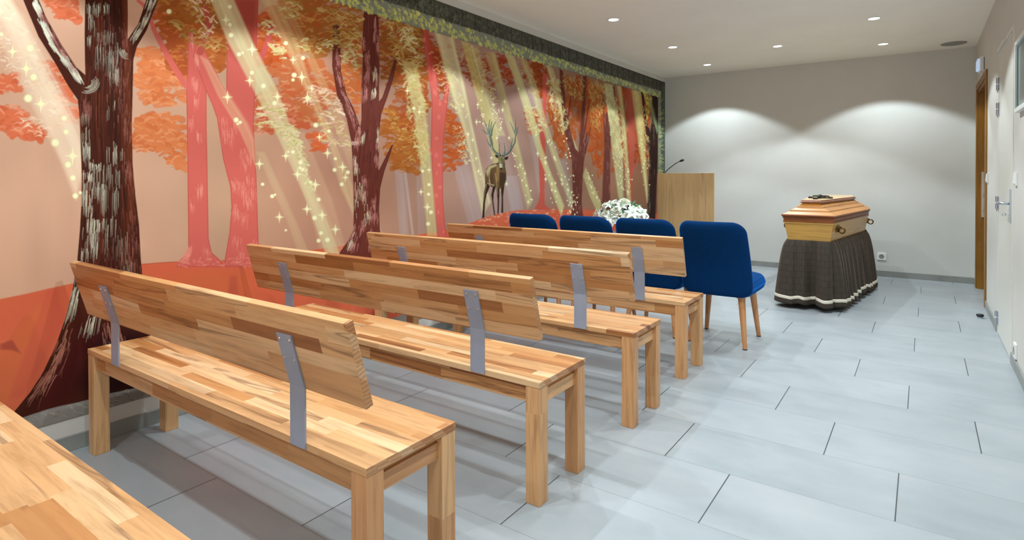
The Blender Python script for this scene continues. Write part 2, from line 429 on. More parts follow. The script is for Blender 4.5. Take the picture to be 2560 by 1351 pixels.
    mass([(690,-10),(880,-10),(905,40),(905,130),(860,110),(800,140),(740,130),(700,60)], (158,94,38), (170,84,36), (196,140,76), 330, (5,11))
    mass([(850,130),(905,110),(903,230),(885,300),(860,230)], (190,104,54), (196,96,50), (220,150,100), 70, (5,10))
    mass([(948,40),(1050,60),(1068,120),(1070,200),(1040,260),(1000,240),(960,200),(948,120)], (142,82,31), (158,73,28), (176,120,58), 260, (5,10))
    mass([(960,275),(990,268),(1010,300),(1050,300),(1060,380),(1040,430),(1000,430),(975,395),(958,340)], (167,96,40), (158,87,33), (185,120,55), 170, (5,10))
    mass([(1010,180),(1040,170),(1066,260),(1040,320),(1000,330),(990,270)], (169,84,36), (158,73,33), (189,111,67), 70, (5,10))
    mass([(1070,92),(1090,90),(1110,150),(1118,210),(1100,240),(1085,190)], (158,65,28), (144,60,21), (180,94,50), 70, (4,9), xs=.8)
    mass([(1112,270),(1130,290),(1150,310),(1165,340),(1160,390),(1140,420),(1115,430),(1108,380)], (185,89,40), (176,82,33), (201,120,67), 90, (4,9), xs=.8)
    mass([(1125,110),(1190,120),(1215,160),(1232,225),(1200,230),(1160,190),(1140,150)], (158,82,47), (144,60,30), (185,137,92), 110, (3,7), xs=.7)
    mass([(1205,130),(1270,140),(1285,190),(1275,215),(1250,210),(1225,180)], (160,72,36), (144,56,25), (185,120,75), 90, (3,7), xs=.7)
    mass([(1305,145),(1365,165),(1362,235),(1350,245),(1330,220),(1315,190)], (151,65,21), (135,56,16), (176,94,42), 90, (4,8), xs=.7)
    mass([(1310,270),(1350,280),(1345,340),(1320,350),(1310,320)], (185,89,53), (171,73,36), (203,137,92), 40, (3,6), xs=.7)
    mass([(1365,185),(1480,200),(1500,240),(1500,330),(1440,330),(1420,390),(1400,380),(1370,290)], (160,79,30), (149,65,23), (185,106,50), 300, (4,9), xs=.6, ang=(.2,1.4))
    mass([(1468,210),(1512,215),(1512,430),(1496,440),(1478,390),(1470,320)], (167,79,30), (158,70,23), (189,111,55), 150, (4,9), xs=.6, ang=(.2,1.4))
    mass([(1548,212),(1600,225),(1622,260),(1622,420),(1604,400),(1560,410),(1535,430),(1530,300)], (160,72,33), (140,56,18), (185,103,50), 220, (4,8), xs=.55, ang=(.3,1.4))
    # pink trees
    pk, pkd, pkl = K(204,98,88), K(170,62,58), (228,140,126)
    PT = [
      [(470,80),(468,184),(465,225),(467,320),(468,400),(470,583),(470,622),(464,637),(448,652),(440,668),(560,668),(547,648),(529,632),(521,596),(518,415),(516,300),(516,207),(500,150),(492,110),(480,80)],
      [(646,-10),(552,-10),(560,60),(569,104),(566,150),(565,226),(556,212),(540,180),(524,150),(508,122),(490,110),(482,140),(500,190),(516,231),(530,262),(542,296),(557,397),(575,467),(578,516),(573,583),(562,645),(560,668),(660,668),(646,609),(643,516),(640,428),(636,350),(634,326),(637,225),(642,112)],
      [(1057,60),(1062,127),(1073,202),(1079,251),(1077,360),(1079,409),(1084,520),(1091,564),(1094,600),(1118,600),(1112,560),(1107,498),(1107,409),(1110,340),(1117,271),(1125,204),(1117,204),(1106,252),(1098,246),(1093,200),(1080,150),(1069,70)],
      [(1357,180),(1356,260),(1350,330),(1346,393),(1349,475),(1346,504),(1335,524),(1375,526),(1362,511),(1361,475),(1364,330),(1367,190)],
      [(1570,220),(1570,300),(1572,370),(1573,444),(1572,520),(1580,520),(1581,444),(1586,370),(1588,300),(1586,225)]]
    for k, t in enumerate(PT):
        P.poly(t, pk if k < 3 else (K(184,82,66) if k == 3 else K(170,78,58)), 1, 1.2, edge=pkd if k < 3 else None)
    m2 = P.region(PT[1], False); P.mask = m2
    P.poly([(560,-10),(650,-10),(645,130),(600,150),(566,120)], K(150,58,44), .85, 16); P.mask = None
    P.poly([(1057,60),(1069,70),(1085,150),(1078,200),(1066,130)], K(168,58,44), .8, 6)
    for b, w0, w1, c in [([(345,2),(365,22),(385,75),(405,115),(430,160),(462,210),(478,222)],4,9,pk), ([(680,66),(668,105),(655,140),(640,165)],5,9,K(190,84,80)),
                         ([(512,20),(522,70),(500,130)],7,9,K(176,78,64)), ([(1064,349),(1070,368),(1080,384)],1.2,4,pk), ([(1374,205),(1366,240),(1362,262)],1.5,2,K(176,74,70)), ([(1596,395),(1588,415),(1580,430)],1.5,3,K(170,80,66))]:
        P.stroke(b, w0, w1, c, .95, sm=True)
    trk1 = [(80,470,490),(184,468,512),(300,466,516),(415,469,518),(583,470,521),(640,462,532)]
    trk2 = [(300,545,634),(400,557,637),(467,575,641),(516,578,643),(583,573,645),(650,562,650)]
    for t, n in ((trk1, 12), (trk2, 22)):
        for k in range(n):
            y = R_.uniform(t[0][0], t[-1][0]); u = R_.uniform(-.8, .8)
            P.bark(t, 16, [pkl, (236,160,140)], length=(8,26), width=(.4,1.0), alpha=(.2,.6), clump=[(u, y, .16, 7)])
    trk3 = [(80,1058,1070),(202,1074,1094),(260,1079,1116),(360,1077,1110),(500,1084,1107),(590,1093,1116)]
    for k in range(16):
        y = R_.uniform(90, 590); u = R_.uniform(-.8, .8)
        P.blob(np.interp(y,[r[0] for r in trk3],[ (r[1]+r[2])/2 for r in trk3]) + u*9, y, R_.uniform(2,5), R_.uniform(3,7), K(*pkl), .35)
    for k in range(40): P.stroke([(R_.uniform(448,470),R_.uniform(640,662))]*1+[(R_.uniform(470,480),R_.uniform(612,640))], .5, 1, K(*pkl), .4)
    for k in range(60):
        x = R_.uniform(440, 640); y = 652 + R_.uniform(-8, 14)
        P.stroke([(x,y),(x+R_.uniform(4,14),y+R_.uniform(-5,5))], .8, 2, K(*pkl), R_.uniform(.2,.6))
    # beams of light
    P.beam([(-40,-60),(0,40),(60,180),(120,320),(190,500)],[(20,-20),(40,20),(100,150),(180,300),(212,400)], K(240,212,180), .68, 9, 5)
    P.beam([(-60,-80),(20,60),(120,260),(205,420)],[(-10,-60),(70,80),(150,250),(215,380)], K(240,222,192), .35, 7, 4)
    P.beam([(-40,0),(0,100),(100,300),(190,470)],[(0,-20),(60,40),(150,210),(214,340)], K(238,216,190), .45, 8, 8)
    P.beam([(522,-10),(569,104),(637,231),(700,354),(743,448),(771,515),(814,635)],[(580,-10),(634,112),(693,225),(747,377),(778,467),(818,555),(850,640)], pale2, .78, 8, 3)
    P.beam([(640,380),(720,560),(748,640)],[(660,380),(742,560),(774,640)], K(206,176,138), .55, 3, 3)
    P.beam([(700,354),(790,560),(825,640)],[(730,350),(830,560),(868,640)], K(214,184,146), .35, 4, 4)
    P.beam([(500,140),(545,240),(600,330),(640,420)],[(520,150),(575,240),(620,310),(636,350)], K(222,180,140), .5, 5, 3)
    P.beam([(648,-10),(700,98),(762,225),(824,364),(851,472),(888,545)],[(690,-10),(744,104),(770,190),(812,290),(852,395),(884,470)], K(216,188,136), .55, 8, 3)
    P.beam([(690,-10),(740,90),(790,200),(830,300),(875,420)],[(712,-10),(760,90),(812,200),(850,280),(880,352)], K(212,180,128), .42, 5, 3)
    P.beam([(1005,150),(1030,260),(1050,396),(1068,590)],[(1040,160),(1062,270),(1076,396),(1092,590)], K(214,200,140), .68, 6, 3)
    P.beam([(1086,80),(1129,238),(1164,345),(1186,450),(1206,540)],[(1133,96),(1158,202),(1184,330),(1206,430),(1226,505)], pale2, .74, 9, 3)
    P.beam([(1152,102),(1182,211),(1218,340),(1250,480)],[(1172,108),(1202,215),(1236,320),(1262,440)], K(206,198,120), .7, 4, 2)
    P.beam([(1172,110),(1205,225),(1240,340)],[(1195,118),(1222,230),(1262,340)], K(204,196,140), .6, 5, 3)
    P.beam([(1211,130),(1240,220),(1275,345),(1292,420),(1318,524)],[(1238,132),(1262,226),(1292,345),(1308,410),(1330,505)], K(196,184,128), .66, 6, 3)
    P.beam([(1262,134),(1291,215),(1320,304),(1340,372),(1360,425),(1402,540)],[(1284,140),(1306,202),(1335,290),(1352,360),(1374,425),(1410,515)], K(206,200,140), .74, 6, 2)
    P.beam([(1296,142),(1320,200),(1345,290),(1372,370),(1398,444),(1430,525)],[(1316,148),(1338,205),(1362,290),(1390,376),(1422,462),(1434,505)], K(200,192,140), .6, 6, 2)
    P.beam([(1364,160),(1389,242),(1411,330),(1436,385)],[(1382,172),(1402,240),(1424,325),(1446,380)], K(206,196,140), .75, 4, 2)
    P.beam([(1457,440),(1474,490),(1494,535)],[(1464,418),(1484,465),(1504,512)], K(196,190,130), .8, 4, 1.5)
    P.beam([(1510,208),(1520,290),(1532,395),(1548,510)],[(1528,211),(1546,290),(1556,395),(1558,510)], K(192,192,140), .78, 5, 2)
    P.beam([(1541,214),(1552,290),(1560,380),(1567,510)],[(1553,216),(1562,290),(1569,380),(1578,510)], K(200,186,130), .66, 4, 1.5)
    P.beam([(1578,224),(1588,300),(1600,390),(1617,508)],[(1602,228),(1607,290),(1614,390),(1621,508)], K(206,192,130), .76, 5, 2)
    # dark trees
    def tree(pts, base, edge=None): P.poly(pts, base, 1, 1.0, edge=edge); return P.region(pts, False)
    # far dark ones
    D5 = [(1602,229),(1612,305),(1618,360),(1624,390),(1621,444),(1617,545),(1638,548),(1641,470),(1644,390),(1645,300),(1645,240),(1629,238),(1630,300),(1625,330),(1616,300),(1608,229)]
    m = tree(D5, K(46,20,14)); P.mask = m
    P.bark([(240,1600,1645),(330,1618,1645),(550,1617,1640)], 90, [(150,160,130),(90,60,50),(120,110,90)], length=(6,16), width=(.4,.8), alpha=(.3,.8), clump=[(-.75,420,.12,80),(-.6,480,.2,40),(.3,300,.3,60)])
    P.mask = None
    mar = K(104,48,38)
    D4 = [(1502,225),(1508,300),(1511,370),(1508,414),(1505,488),(1500,545),(1526,545),(1525,444),(1526,370),(1526,330),(1518,280),(1513,285),(1515,330),(1508,240)]
    D3 = [(1398,170),(1404,270),(1411,330),(1422,370),(1429,400),(1431,459),(1432,496),(1429,533),(1418,550),(1460,550),(1456,530),(1454,503),(1456,444),(1460,400),(1464,375),(1470,330),(1466,330),(1458,360),(1461,300),(1464,250),(1466,190),(1457,190),(1455,260),(1450,320),(1446,380),(1438,372),(1424,320),(1414,270),(1408,180)]
    m = tree(D4, K(100,50,40)); P.mask = m
    P.bark([(225,1500,1512),(330,1508,1526),(545,1500,1526)], 70, [(170,110,100),(84,36,30)], length=(6,22), width=(.6,1.6), alpha=(.15,.4))
    P.mask = None
    P.mask = tree(D3, K(98,48,38))
    P.bark([(170,1395,1470),(370,1422,1466),(400,1429,1460),(545,1424,1458)], 110, [(170,110,100),(80,36,30),(150,90,80)], length=(5,18), width=(.8,2.0), alpha=(.15,.4))
    P.mask = None
    for b, w0, w1 in [([(1430,218),(1424,262),(1418,310),(1420,330)],.9,2), ([(1473,250),(1464,310),(1458,345)],.9,2.4), ([(1475,318),(1470,352),(1462,384)],.8,2), ([(1534,218),(1538,250),(1540,276)],1.5,.8)]:
        P.stroke(b, w0, w1, K(96,44,38), 1, sm=True)
    for k in range(26): P.dot(R_.choice([1434,1440,1426,1420,1428]) + R_.uniform(-4,4), R_.uniform(480,548), R_.uniform(1,2.4), .6)
    # second dark tree
    T2 = [(910,20),(906,98),(906,166),(903,219),(903,300),(900,318),(884,272),(866,237),(852,180),(848,60),(832,60),(830,166),(842,237),(866,296),(878,355),(881,400),(882,440),(884,520),(883,575),(870,602),(850,630),(836,660),(968,660),(956,620),(949,575),(947,520),(950,470),(960,430),(971,398),(983,360),(977,366),(958,404),(946,428),(947,380),(947,330),(953,284),(967,246),(982,200),(994,140),(988,140),(972,196),(955,244),(947,254),(947,207),(948,166),(946,30)]
    m = tree(T2, mar, K(70,28,26)); P.mask = m
    tb = [(20,906,948),(166,903,948),(300,892,950),(400,881,948),(560,884,948),(640,850,960)]
    P.bark(tb, 260, [(84,36,32),(70,28,26),(122,62,54)], length=(20,70), width=(.5,1.6), alpha=(.3,.6))
    for k in range(30):
        y = R_.uniform(60, 640); u = R_.choice([-.85,-.7,-.3,.5,.8]) + R_.uniform(-.15,.15)
        P.bark(tb, 22, [(196,130,122),(176,110,106),(206,150,140)], length=(6,20), width=(.4,1.0), alpha=(.3,.75), clump=[(u, y, .12, 8)])
    P.bark(tb, 150, [(226,214,180),(206,196,170)], length=(8,24), width=(.4,1.0), alpha=(.4,.9), clump=[(-.8,418,.1,10),(-.62,470,.15,22),(-.3,490,.2,14),(-.75,510,.12,14),(0,540,.15,14),(-.4,350,.1,7),(.5,190,.12,5),(.5,235,.12,5),(-.8,615,.12,10),(.85,350,.1,14)])
    lb = [(60,832,848),(166,830,851),(237,842,866),(296,866,892),(330,872,900)]
    P.bark(lb, 160, [(196,130,122),(206,150,140),(150,86,80)], length=(5,18), width=(.4,1.1), alpha=(.3,.7), clump=[(.4,150,.3,12),(.2,200,.3,16),(.5,250,.25,14),(.3,300,.3,14)])
    for k in range(9):
        r = 3 + k * 1.3; P.stroke([(884 + r*math.cos(t), 352 + r*.8*math.sin(t)) for t in np.linspace(.4, 2.6, 6)], .3, .7, K(226,196,176), R_.uniform(.2,.7))
    P.mask = None
    # big dark tree
    T1 = [(213,-20),(211,90),(212,150),(213,188),(190,168),(152,110),(114,42),(88,-20),(50,-20),(60,6),(96,92),(140,162),(170,215),(194,250),(199,300),(201,360),(204,440),(203,510),(199,580),(193,650),(182,720),(165,790),(140,862),(108,930),(76,980),(30,1036),(0,1070),(0,1120),(620,1120),(560,1000),(470,900),(405,820),(372,760),(357,710),(351,640),(347,560),(338,490),(331,410),(329,310),(331,220),(333,150),(342,116),(366,76),(402,-20),(372,-20),(345,60),(318,100),(319,40),(318,-20)]
    m = tree(T1, K(68,28,16), K(46,16,10)); P.mask = m
    tc = [(-20,211,319),(150,212,330),(250,197,330),(360,201,329),(440,204,334),(560,200,347),(650,193,352),(720,182,360),(790,165,388),(862,140,440),(930,108,490),(1000,60,560),(1120,0,620)]
    P.bark(tc, 260, [(36,14,10),(90,40,22),(52,20,14),(108,50,28)], length=(30,140), width=(.8,3), alpha=(.3,.7), y1=760)
    P.poly([(262,-20),(300,-20),(300,760),(262,760)], K(44,18,12), .45, 14)
    P.poly([(306,-20),(322,-20),(336,560),(322,560)], K(112,52,26), .5, 5)
    P.poly([(240,820),(420,840),(480,960),(230,1000),(200,960)], K(30,3,1), .8, 24)
    P.poly([(200,800),(260,800),(180,1000),(60,1060),(100,960)], K(66,9,3), .65, 24)
    P.bark(tc, 420, [(150,92,80),(170,110,98),(140,80,70)], length=(8,36), width=(.4,1.1), alpha=(.25,.6), clump=[(.75,110,.12,30),(.5,210,.2,40),(.82,320,.1,30),(.8,430,.12,14),(.85,560,.1,60),(.1,120,.25,60),(.55,620,.2,50),(-.75,275,.12,12),(.7,700,.15,40),(-.1,640,.3,60)])
    lt = [(232,228,202),(214,214,190),(196,200,184),(224,216,190)]
    def bands(rows):
        for x0, x1, yc, L, n, al in rows:
            for _ in range(int(n * .72)):
                x = R_.uniform(x0, x1); y = yc + R_.normal(0, .16) * L; l_ = L * R_.uniform(.5, 1.15)
                sl = (np.interp(y + 10, tc_[:,0], tc_[:,1]) - np.interp(y - 10, tc_[:,0], tc_[:,1])) / 20 * np.clip((300 - x) / 120, -.2, 1)
                wd = R_.uniform(.3, 1.05); w_ = R_.uniform(-1.2, 1.2)
                P.stroke([(x - sl*l_/2, y - l_/2), (x + w_, y), (x + sl*l_/2, y + l_/2)], wd, wd*.4, s2l(lt[R_.integers(len(lt))]), al * R_.uniform(.3, 1.05), soft=.7)
    tc_ = np.asarray(tc, float)
    bands([(214,276,24,26,46,.85),(214,236,60,40,12,.6),(214,228,104,24,12,.7),(236,290,96,30,26,.35),(238,296,140,50,34,.4),(222,262,165,30,12,.25),(274,298,198,44,16,.55),(262,292,170,60,16,.4),
           (281,288,262,26,5,.6),(262,284,285,40,6,.3),(202,226,300,30,16,.35),(203,226,345,36,18,.45),(206,228,382,46,26,.95),(256,306,388,50,22,.5),(300,307,390,34,5,.7),(222,252,418,20,26,.95),(203,230,444,20,26,.9),
           (232,300,440,50,40,.45),(204,262,478,40,44,.6),(204,226,500,36,22,.85),(252,300,505,60,28,.4),(206,232,528,30,20,.7),(216,252,566,34,34,.9),(254,292,566,44,22,.55),(206,246,600,50,34,.75),(226,250,628,40,16,.8),
           (200,222,640,36,14,.6),(260,320,620,60,22,.3),(300,330,680,50,16,.25),(184,206,690,44,12,.5),(168,196,745,44,30,.85),(160,190,782,46,28,.85),(212,236,822,44,18,.7),(232,250,812,40,12,.6),(196,214,830,30,8,.4)])
    P.bark(tc, 160, [(186,126,104),(166,100,84)], length=(14,44), width=(.6,1.6), alpha=(.3,.7), clump=[(-.86,890,.05,26),(-.9,960,.04,20),(.0,850,.1,16)])
    # side limbs of the big tree
    li = [(-20,52,90),(42,76,114),(110,106,152),(168,143,190),(215,172,218)]
    P.bark(li, 260, lt, length=(10,30), width=(.5,1.7), alpha=(.5,.95), clump=[(.3,22,.22,7),(.15,75,.2,9),(.0,115,.12,16),(.35,152,.2,7),(.5,186,.2,7)])
    P.bark(li, 140, [(170,106,94),(150,96,96)], length=(8,24), width=(.4,1.2), alpha=(.3,.7), clump=[(.6,45,.2,8),(.6,98,.2,10),(.6,135,.2,8),(.6,172,.2,8)])
    lr = [(-20,374,402),(60,346,374),(100,320,352),(150,316,333)]
    P.bark(lr, 110, lt+[(120,70,66)], length=(8,26), width=(.4,1.2), alpha=(.3,.85), clump=[(0,12,.4,8),(.1,50,.35,8),(-.2,80,.3,12)])
    for k in range(11):
        r = 12 + k * 1.9 + R_.uniform(-.6,.6); a0, a1 = R_.uniform(-.7,.3), R_.uniform(1.2,2.2)
        P.stroke([(218 + r*math.cos(a)*1.0, 206 + r*.9*math.sin(a)) for a in np.linspace(a0, a1, 7)], .3, R_.uniform(.4,1.0), K(*lt[k % 4]), R_.uniform(.25,.8))
    for k in range(7):
        r = 10 + k * 2.2; a0 = R_.uniform(1.5,2.0)
        P.stroke([(320 + r*math.cos(a), 124 + r*1.1*math.sin(a)) for a in np.linspace(a0, a0+1.3, 6)], .3, R_.uniform(.4,.9), K(*lt[k % 4]), R_.uniform(.3,.8))
    P.mask = None
    # painted frame: inner pale ledge, outer dark stone course, right upright, foot band
    gre = K(132,138,124); dk = K(82,82,72)
    inn = [(824,0),(919,30),(1040,68),(1100,84),(1262,132),(1400,171),(1506,201),(1578,223),(1645,243)]
    mid = [(958,0),(1100,46),(1133,58),(1233,89),(1400,147),(1443,160),(1533,191),(1652,227)]
    out = [(1090,-2),(1253,57),(1400,111),(1540,163),(1666,209)]
    P.poly([(780,-14)]+inn+[(1645,560),(1668,560),(1668,190),(1090,-30),(780,-30)], gre, 1, 1.0)
    P.poly([(900,-19)]+mid+[(1654,560),(1668,560),(1668,190),(1060,-30),(900,-30)], dk, 1, 1.0)
    P.poly([(1656,215),(1668,215),(1668,560),(1656,560)], K(88,98,94), 1, 1.0)
    P.stroke(mid, .7, .7, K(60,60,50), .7); P.stroke(out, 1.0, 1.0, K(46,46,40), .9)
    P.stroke(inn[:-1], .6, .6, K(96,98,84), .6)
    for k in range(760):
        x = R_.uniform(880, 1655); t = R_.uniform(.08, .92)
        ya = np.interp(x, [p[0] for p in out], [p[1] for p in out]) if x > 1090 else -2 - (1090 - x) * .36
        yb = np.interp(x, [p[0] for p in mid], [p[1] for p in mid])
        y = ya + (yb - ya) * t; s = np.interp(x, [880,1655],[7,2.6])
        P.stroke([(x,y),(x+R_.uniform(-.5,.5)*s,y+s*.6),(x+R_.uniform(-.6,.6)*s,y+s*R_.uniform(1,1.8))], s*.14, s*.34, K(*[(58,58,50),(66,64,56),(112,114,98),(104,104,92),(52,52,46)][R_.integers(5)]), R_.uniform(.4,.85), sm=False)
    xj = 920.0
    while xj < 1655:                                     # joints of the painted stones
        yb = np.interp(xj, [p[0] for p in mid], [p[1] for p in mid]); ya = np.interp(xj, [p[0] for p in out], [p[1] for p in out]) if xj > 1090 else -3
        P.stroke([(xj, ya), (xj+1, yb)], .9, .9, K(48,48,42), .8)
        xj += np.interp(xj, [920,1655],[44,9])
    for k in range(560):                                 # yellow-green leaves on the ledge
        x = 1650 - 830 * R_.random() ** 1.25
        ya = np.interp(x, [p[0] for p in mid], [p[1] for p in mid]) if x > 958 else -2 - (958-x)*.34
        yb = np.interp(x, [p[0] for p in inn], [p[1] for p in inn])
        t = .5 + .4 * math.sin(x * .05 + 3 * math.sin(x * .017)) * R_.uniform(-.2, 1) + R_.uniform(-.38, .38)
        y = ya + (yb - ya) * np.clip(t, .08, .92); s = np.interp(x, [830,1650],[8,2.6])
        P.stroke([(x-s*.3,y-s*R_.uniform(.2,.8)),(x+s*.1,y),(x+s*R_.uniform(-.2,.6),y+s*R_.uniform(.3,.9))], s*.16, s*.4, K(*[(206,206,112),(216,216,130),(190,196,104),(168,172,104)][R_.integers(4)]), R_.uniform(.5,.95))
    for k in range(150):
        y = R_.uniform(245, 470)
        P.stroke([(R_.uniform(1646,1660),y),(R_.uniform(1646,1660),y+R_.uniform(2,5))], .5, 1.3, K(*[(176,184,104),(130,150,110),(60,70,66),(196,200,120)][R_.integers(4)]), R_.uniform(.3,.8))
    # foot band
    Zi = P.Z[:, None] * np.ones_like(PX)
    wav = .197 + .003 * np.sin(P.Y * 9)[None, :] + .002 * np.sin(P.Y * 31)[None, :]
    a = np.clip((wav - Zi) / .003 + .5, 0, 1)
    P.C += (K(138,132,124) - P.C) * a[..., None]
    for k in range(330):
        yw = R_.uniform(.2, 2.6); z = R_.uniform(.142, .196)
        j = int(np.argmin(np.abs(P.Y - yw))); i = int(np.argmin(np.abs(P.Z - z)))
        x, y = PX[i, j], PY[i, j]; s = R_.uniform(4, 12)
        th = R_.uniform(-1.2, .3)
        P.stroke([(x,y),(x+s*math.cos(th),y+s*math.sin(th)*.6),(x+s*1.6*math.cos(th+.6),y+s*math.sin(th+.6))], .4, 1.1, K(*[(196,190,160),(150,150,136),(86,70,72),(170,172,150)][R_.integers(4)]), R_.uniform(.3,.8))
    # bright foliage dabs over the beams
    cr = [(216,206,150),(206,192,130),(194,178,112),(224,214,168)]
    gold = [(176,140,70),(188,158,90),(158,118,52),(202,178,112)]
    pinkc = [(236,206,172),(230,190,158),(240,220,190)]
    P.leaves([(-20,0),(30,10),(110,150),(180,300),(150,330),(90,250),(40,200),(-20,150)], 160, pinkc, (4,10), (-.6,.8), .4, (.25,.7), .5)
    P.leaves([(20,280),(110,300),(140,350),(90,345)], 30, pinkc, (4,9), (-.6,.6), .4, (.3,.7), .5)
    P.leaves([(470,-10),(520,-10),(540,60),(520,110),(480,60)], 60, gold+pinkc, (4,10), (.3,1.1), .35, (.4,.8), .4)
    P.leaves([(430,50),(470,60),(560,110),(570,125),(500,120),(450,90)], 50, gold, (4,10), (.1,.7), .35, (.4,.9), .4)
    P.leaves([(650,40),(690,60),(700,90),(660,80)], 24, cr, (4,10), (.1,.8), .4, (.5,.9), .4)
    P.leaves([(670,105),(710,120),(715,150),(680,135)], 26, cr, (4,9), (-.2,.6), .4, (.5,.9), .4)
    P.leaves([(700,0),(760,0),(740,60),(700,40)], 40, gold+cr, (4,9), (-.5,.8), .4, (.3,.7), .5)
    P.leaves([(650,255),(700,250),(720,300),(740,350),(715,350),(680,310),(640,325),(640,300)], 90, pinkc+cr, (4,11), (-.4,.4), .36, (.5,.95), .5)
    P.leaves([(690,300),(735,310),(760,380),(745,400),(715,350)], 80, cr, (4,9), (-.4,.8), .4, (.4,.9), .6)
    P.leaves([(740,330),(760,390),(790,470),(775,480),(750,420)], 60, [(206,208,150),(226,220,170)], (3,8), (.2,1.2), .36, (.3,.8), .5)
    P.leaves([(770,215),(815,215),(850,260),(856,290),(800,270),(760,255)], 64, pinkc, (4,10), (-.5,.5), .34, (.25,.7), .6)
    P.leaves([(800,270),(860,290),(875,380),(840,370),(800,350),(790,320)], 64, pinkc+cr, (4,9), (-.5,.6), .34, (.25,.7), .6)
    P.leaves([(730,90),(830,100),(830,135),(750,125)], 60, cr+gold, (3,8), (-.5,.5), .4, (.4,.9), .6)
    P.leaves([(800,20),(900,30),(900,130),(830,110)], 150, gold, (4,10), (-.4,.8), .34, (.4,.9), .6)
    P.leaves([(850,110),(902,110),(900,160),(890,180),(860,160)], 60, cr+gold, (4,9), (-.4,.8), .4, (.4,.9), .6)
    P.leaves([(960,50),(1040,70),(1060,150),(1050,190),(1010,180),(970,120)], 170, gold, (4,9), (-.2,1.0), .34, (.4,.9), .6)
    P.leaves([(995,60),(1030,70),(1040,130),(1060,140),(1040,150),(1010,110)], 50, cr, (4,9), (.0,.9), .34, (.4,.9), .6)
    P.leaves([(1010,170),(1040,170),(1060,230),(1066,330),(1070,420),(1055,420),(1030,330),(1015,250)], 210, [(206,196,134),(218,206,150),(190,180,112)], (4,9), (.1,1.1), .42, (.2,.68), .6)
    P.leaves([(960,275),(1000,270),(1040,320),(1052,400),(1020,420),(990,370)], 80, gold+[(206,150,70)], (3,7), (-.5,.8), .36, (.2,.68), .6)
    P.leaves([(1075,130),(1110,150),(1120,250),(1105,260),(1090,200)], 30, [(206,150,100),(226,190,130)], (3,7), (-.3,1.0), .34, (.4,.8), .6, .8)
    P.leaves([(1100,140),(1128,150),(1150,240),(1170,260),(1175,290),(1130,280),(1110,190)], 120, cr, (3,8), (-.2,1.0), .36, (.2,.68), .6, .8)
    P.leaves([(1130,310),(1160,320),(1172,400),(1160,420),(1140,370)], 60, cr, (3,7), (-.2,1.0), .36, (.2,.68), .6, .8)
    P.leaves([(1140,110),(1190,120),(1210,150),(1240,240),(1225,250),(1180,190)], 120, [(206,190,130),(226,206,150),(186,160,110)], (2.5,6), (-.2,1.0), .36, (.2,.65), .6, .7)
    P.leaves([(1225,210),(1250,240),(1240,265),(1222,250)], 16, cr, (3,6), (-.2,.6), .36, (.3,.75), .6, .8)
    P.leaves([(1265,140),(1330,160),(1345,230),(1330,240),(1290,190)], 70, [(196,170,110),(206,180,120)], (2.5,6), (.1,1.1), .42, (.2,.65), .6, .7)
    P.leaves([(1310,265),(1345,265),(1365,320),(1340,340),(1320,330)], 100, cr, (3,7), (-.2,1.0), .4, (.3,.75), .6, .7)
    P.leaves([(1366,190),(1400,200),(1420,310),(1400,340),(1380,280)], 140, cr, (3,8), (.2,1.2), .42, (.2,.68), .6, .6)
    P.leaves([(1405,185),(1460,200),(1456,250),(1430,240),(1410,230)], 110, gold, (3,7), (.2,1.3), .34, (.2,.68), .6, .6)
    P.leaves([(1474,200),(1512,212),(1512,260),(1500,290),(1476,270),(1470,230)], 160, gold, (3,7), (.3,1.3), .34, (.2,.68), .6, .6)
    P.leaves([(1470,260),(1500,290),(1500,330),(1476,310)], 40, gold, (3,7), (.3,1.3), .34, (.2,.68), .6, .6)
    P.leaves([(1510,210),(1530,214),(1560,300),(1562,400),(1540,400),(1520,290)], 200, [(206,206,150),(216,210,150),(196,190,130)], (3,7), (.4,1.3), .34, (.2,.68), .6, .6)
    P.leaves([(1535,330),(1562,340),(1564,420),(1538,420)], 60, cr, (3,6), (.4,1.3), .34, (.3,.75), .6, .6)
    P.leaves([(1580,228),(1600,230),(1622,330),(1622,420),(1605,400)], 150, [(216,206,130),(206,190,120),(186,160,96)], (2.5,6), (.4,1.3), .34, (.2,.68), .6, .6)
    P.leaves([(1608,232),(1632,240),(1626,270),(1616,300)], 70, [(206,206,90),(190,186,80)], (2.5,5), (.4,1.3), .36, (.3,.75), .6, .6)
    P.beam([(1620,250),(1630,290),(1642,335)],[(1628,250),(1637,285),(1646,320)], K(126,140,96), .8, 4, 1.5)
    # sparkles
    for x, y, r in [(31,129,16),(65,172,20),(102,260,20),(181,390,22),(0,30,12),(564,50,14),(630,124,16),(624,202,14),(568,243,15),(693,242,14),(754,193,15),(768,245,16),(732,150,10),(779,222,9),(648,410,13),(714,390,13),(743,436,14),(788,462,14),(767,523,14),(805,538,14),(838,574,13),(698,543,13),(818,383,13),(856,418,14),(863,444,10),(798,343,10),(1048,280,9),(1018,227,9),(1052,480,8),(1068,518,11),(1072,425,7)]:
        P.star(x, y, r)
    for x, y, r in [(75,121,9),(84,193,9),(70,246,10),(160,296,7),(165,330,7),(138,357,10),(170,412,8),(182,445,7),(188,490,7),(200,482,4),(3,86,5),(422,29,6),(574,17,5),(574,62,5),(577,88,6),(597,136,5),(606,132,3),(629,182,5),(658,215,6),(686,258,6),(590,300,6),(600,306,4),(594,310,3),(714,108,5),(735,188,6),(732,200,4),(757,145,5),(789,313,6),(822,328,4),(732,380,5),(720,380,3),(751,406,6),(749,420,4),(756,424,5),(776,456,4),(796,499,5),(786,545,6),(802,583,5),(818,600,6),(796,602,5),(838,397,4),(836,425,5),(869,431,5),(854,461,5),(656,461,4),(680,491,5),(687,487,3),(714,576,3),(1056,428,4),(1034,271,4),(1072,462,4),(1071,486,4),(1077,531,5),(1070,560,5)]:
        P.dot(x, y, r)
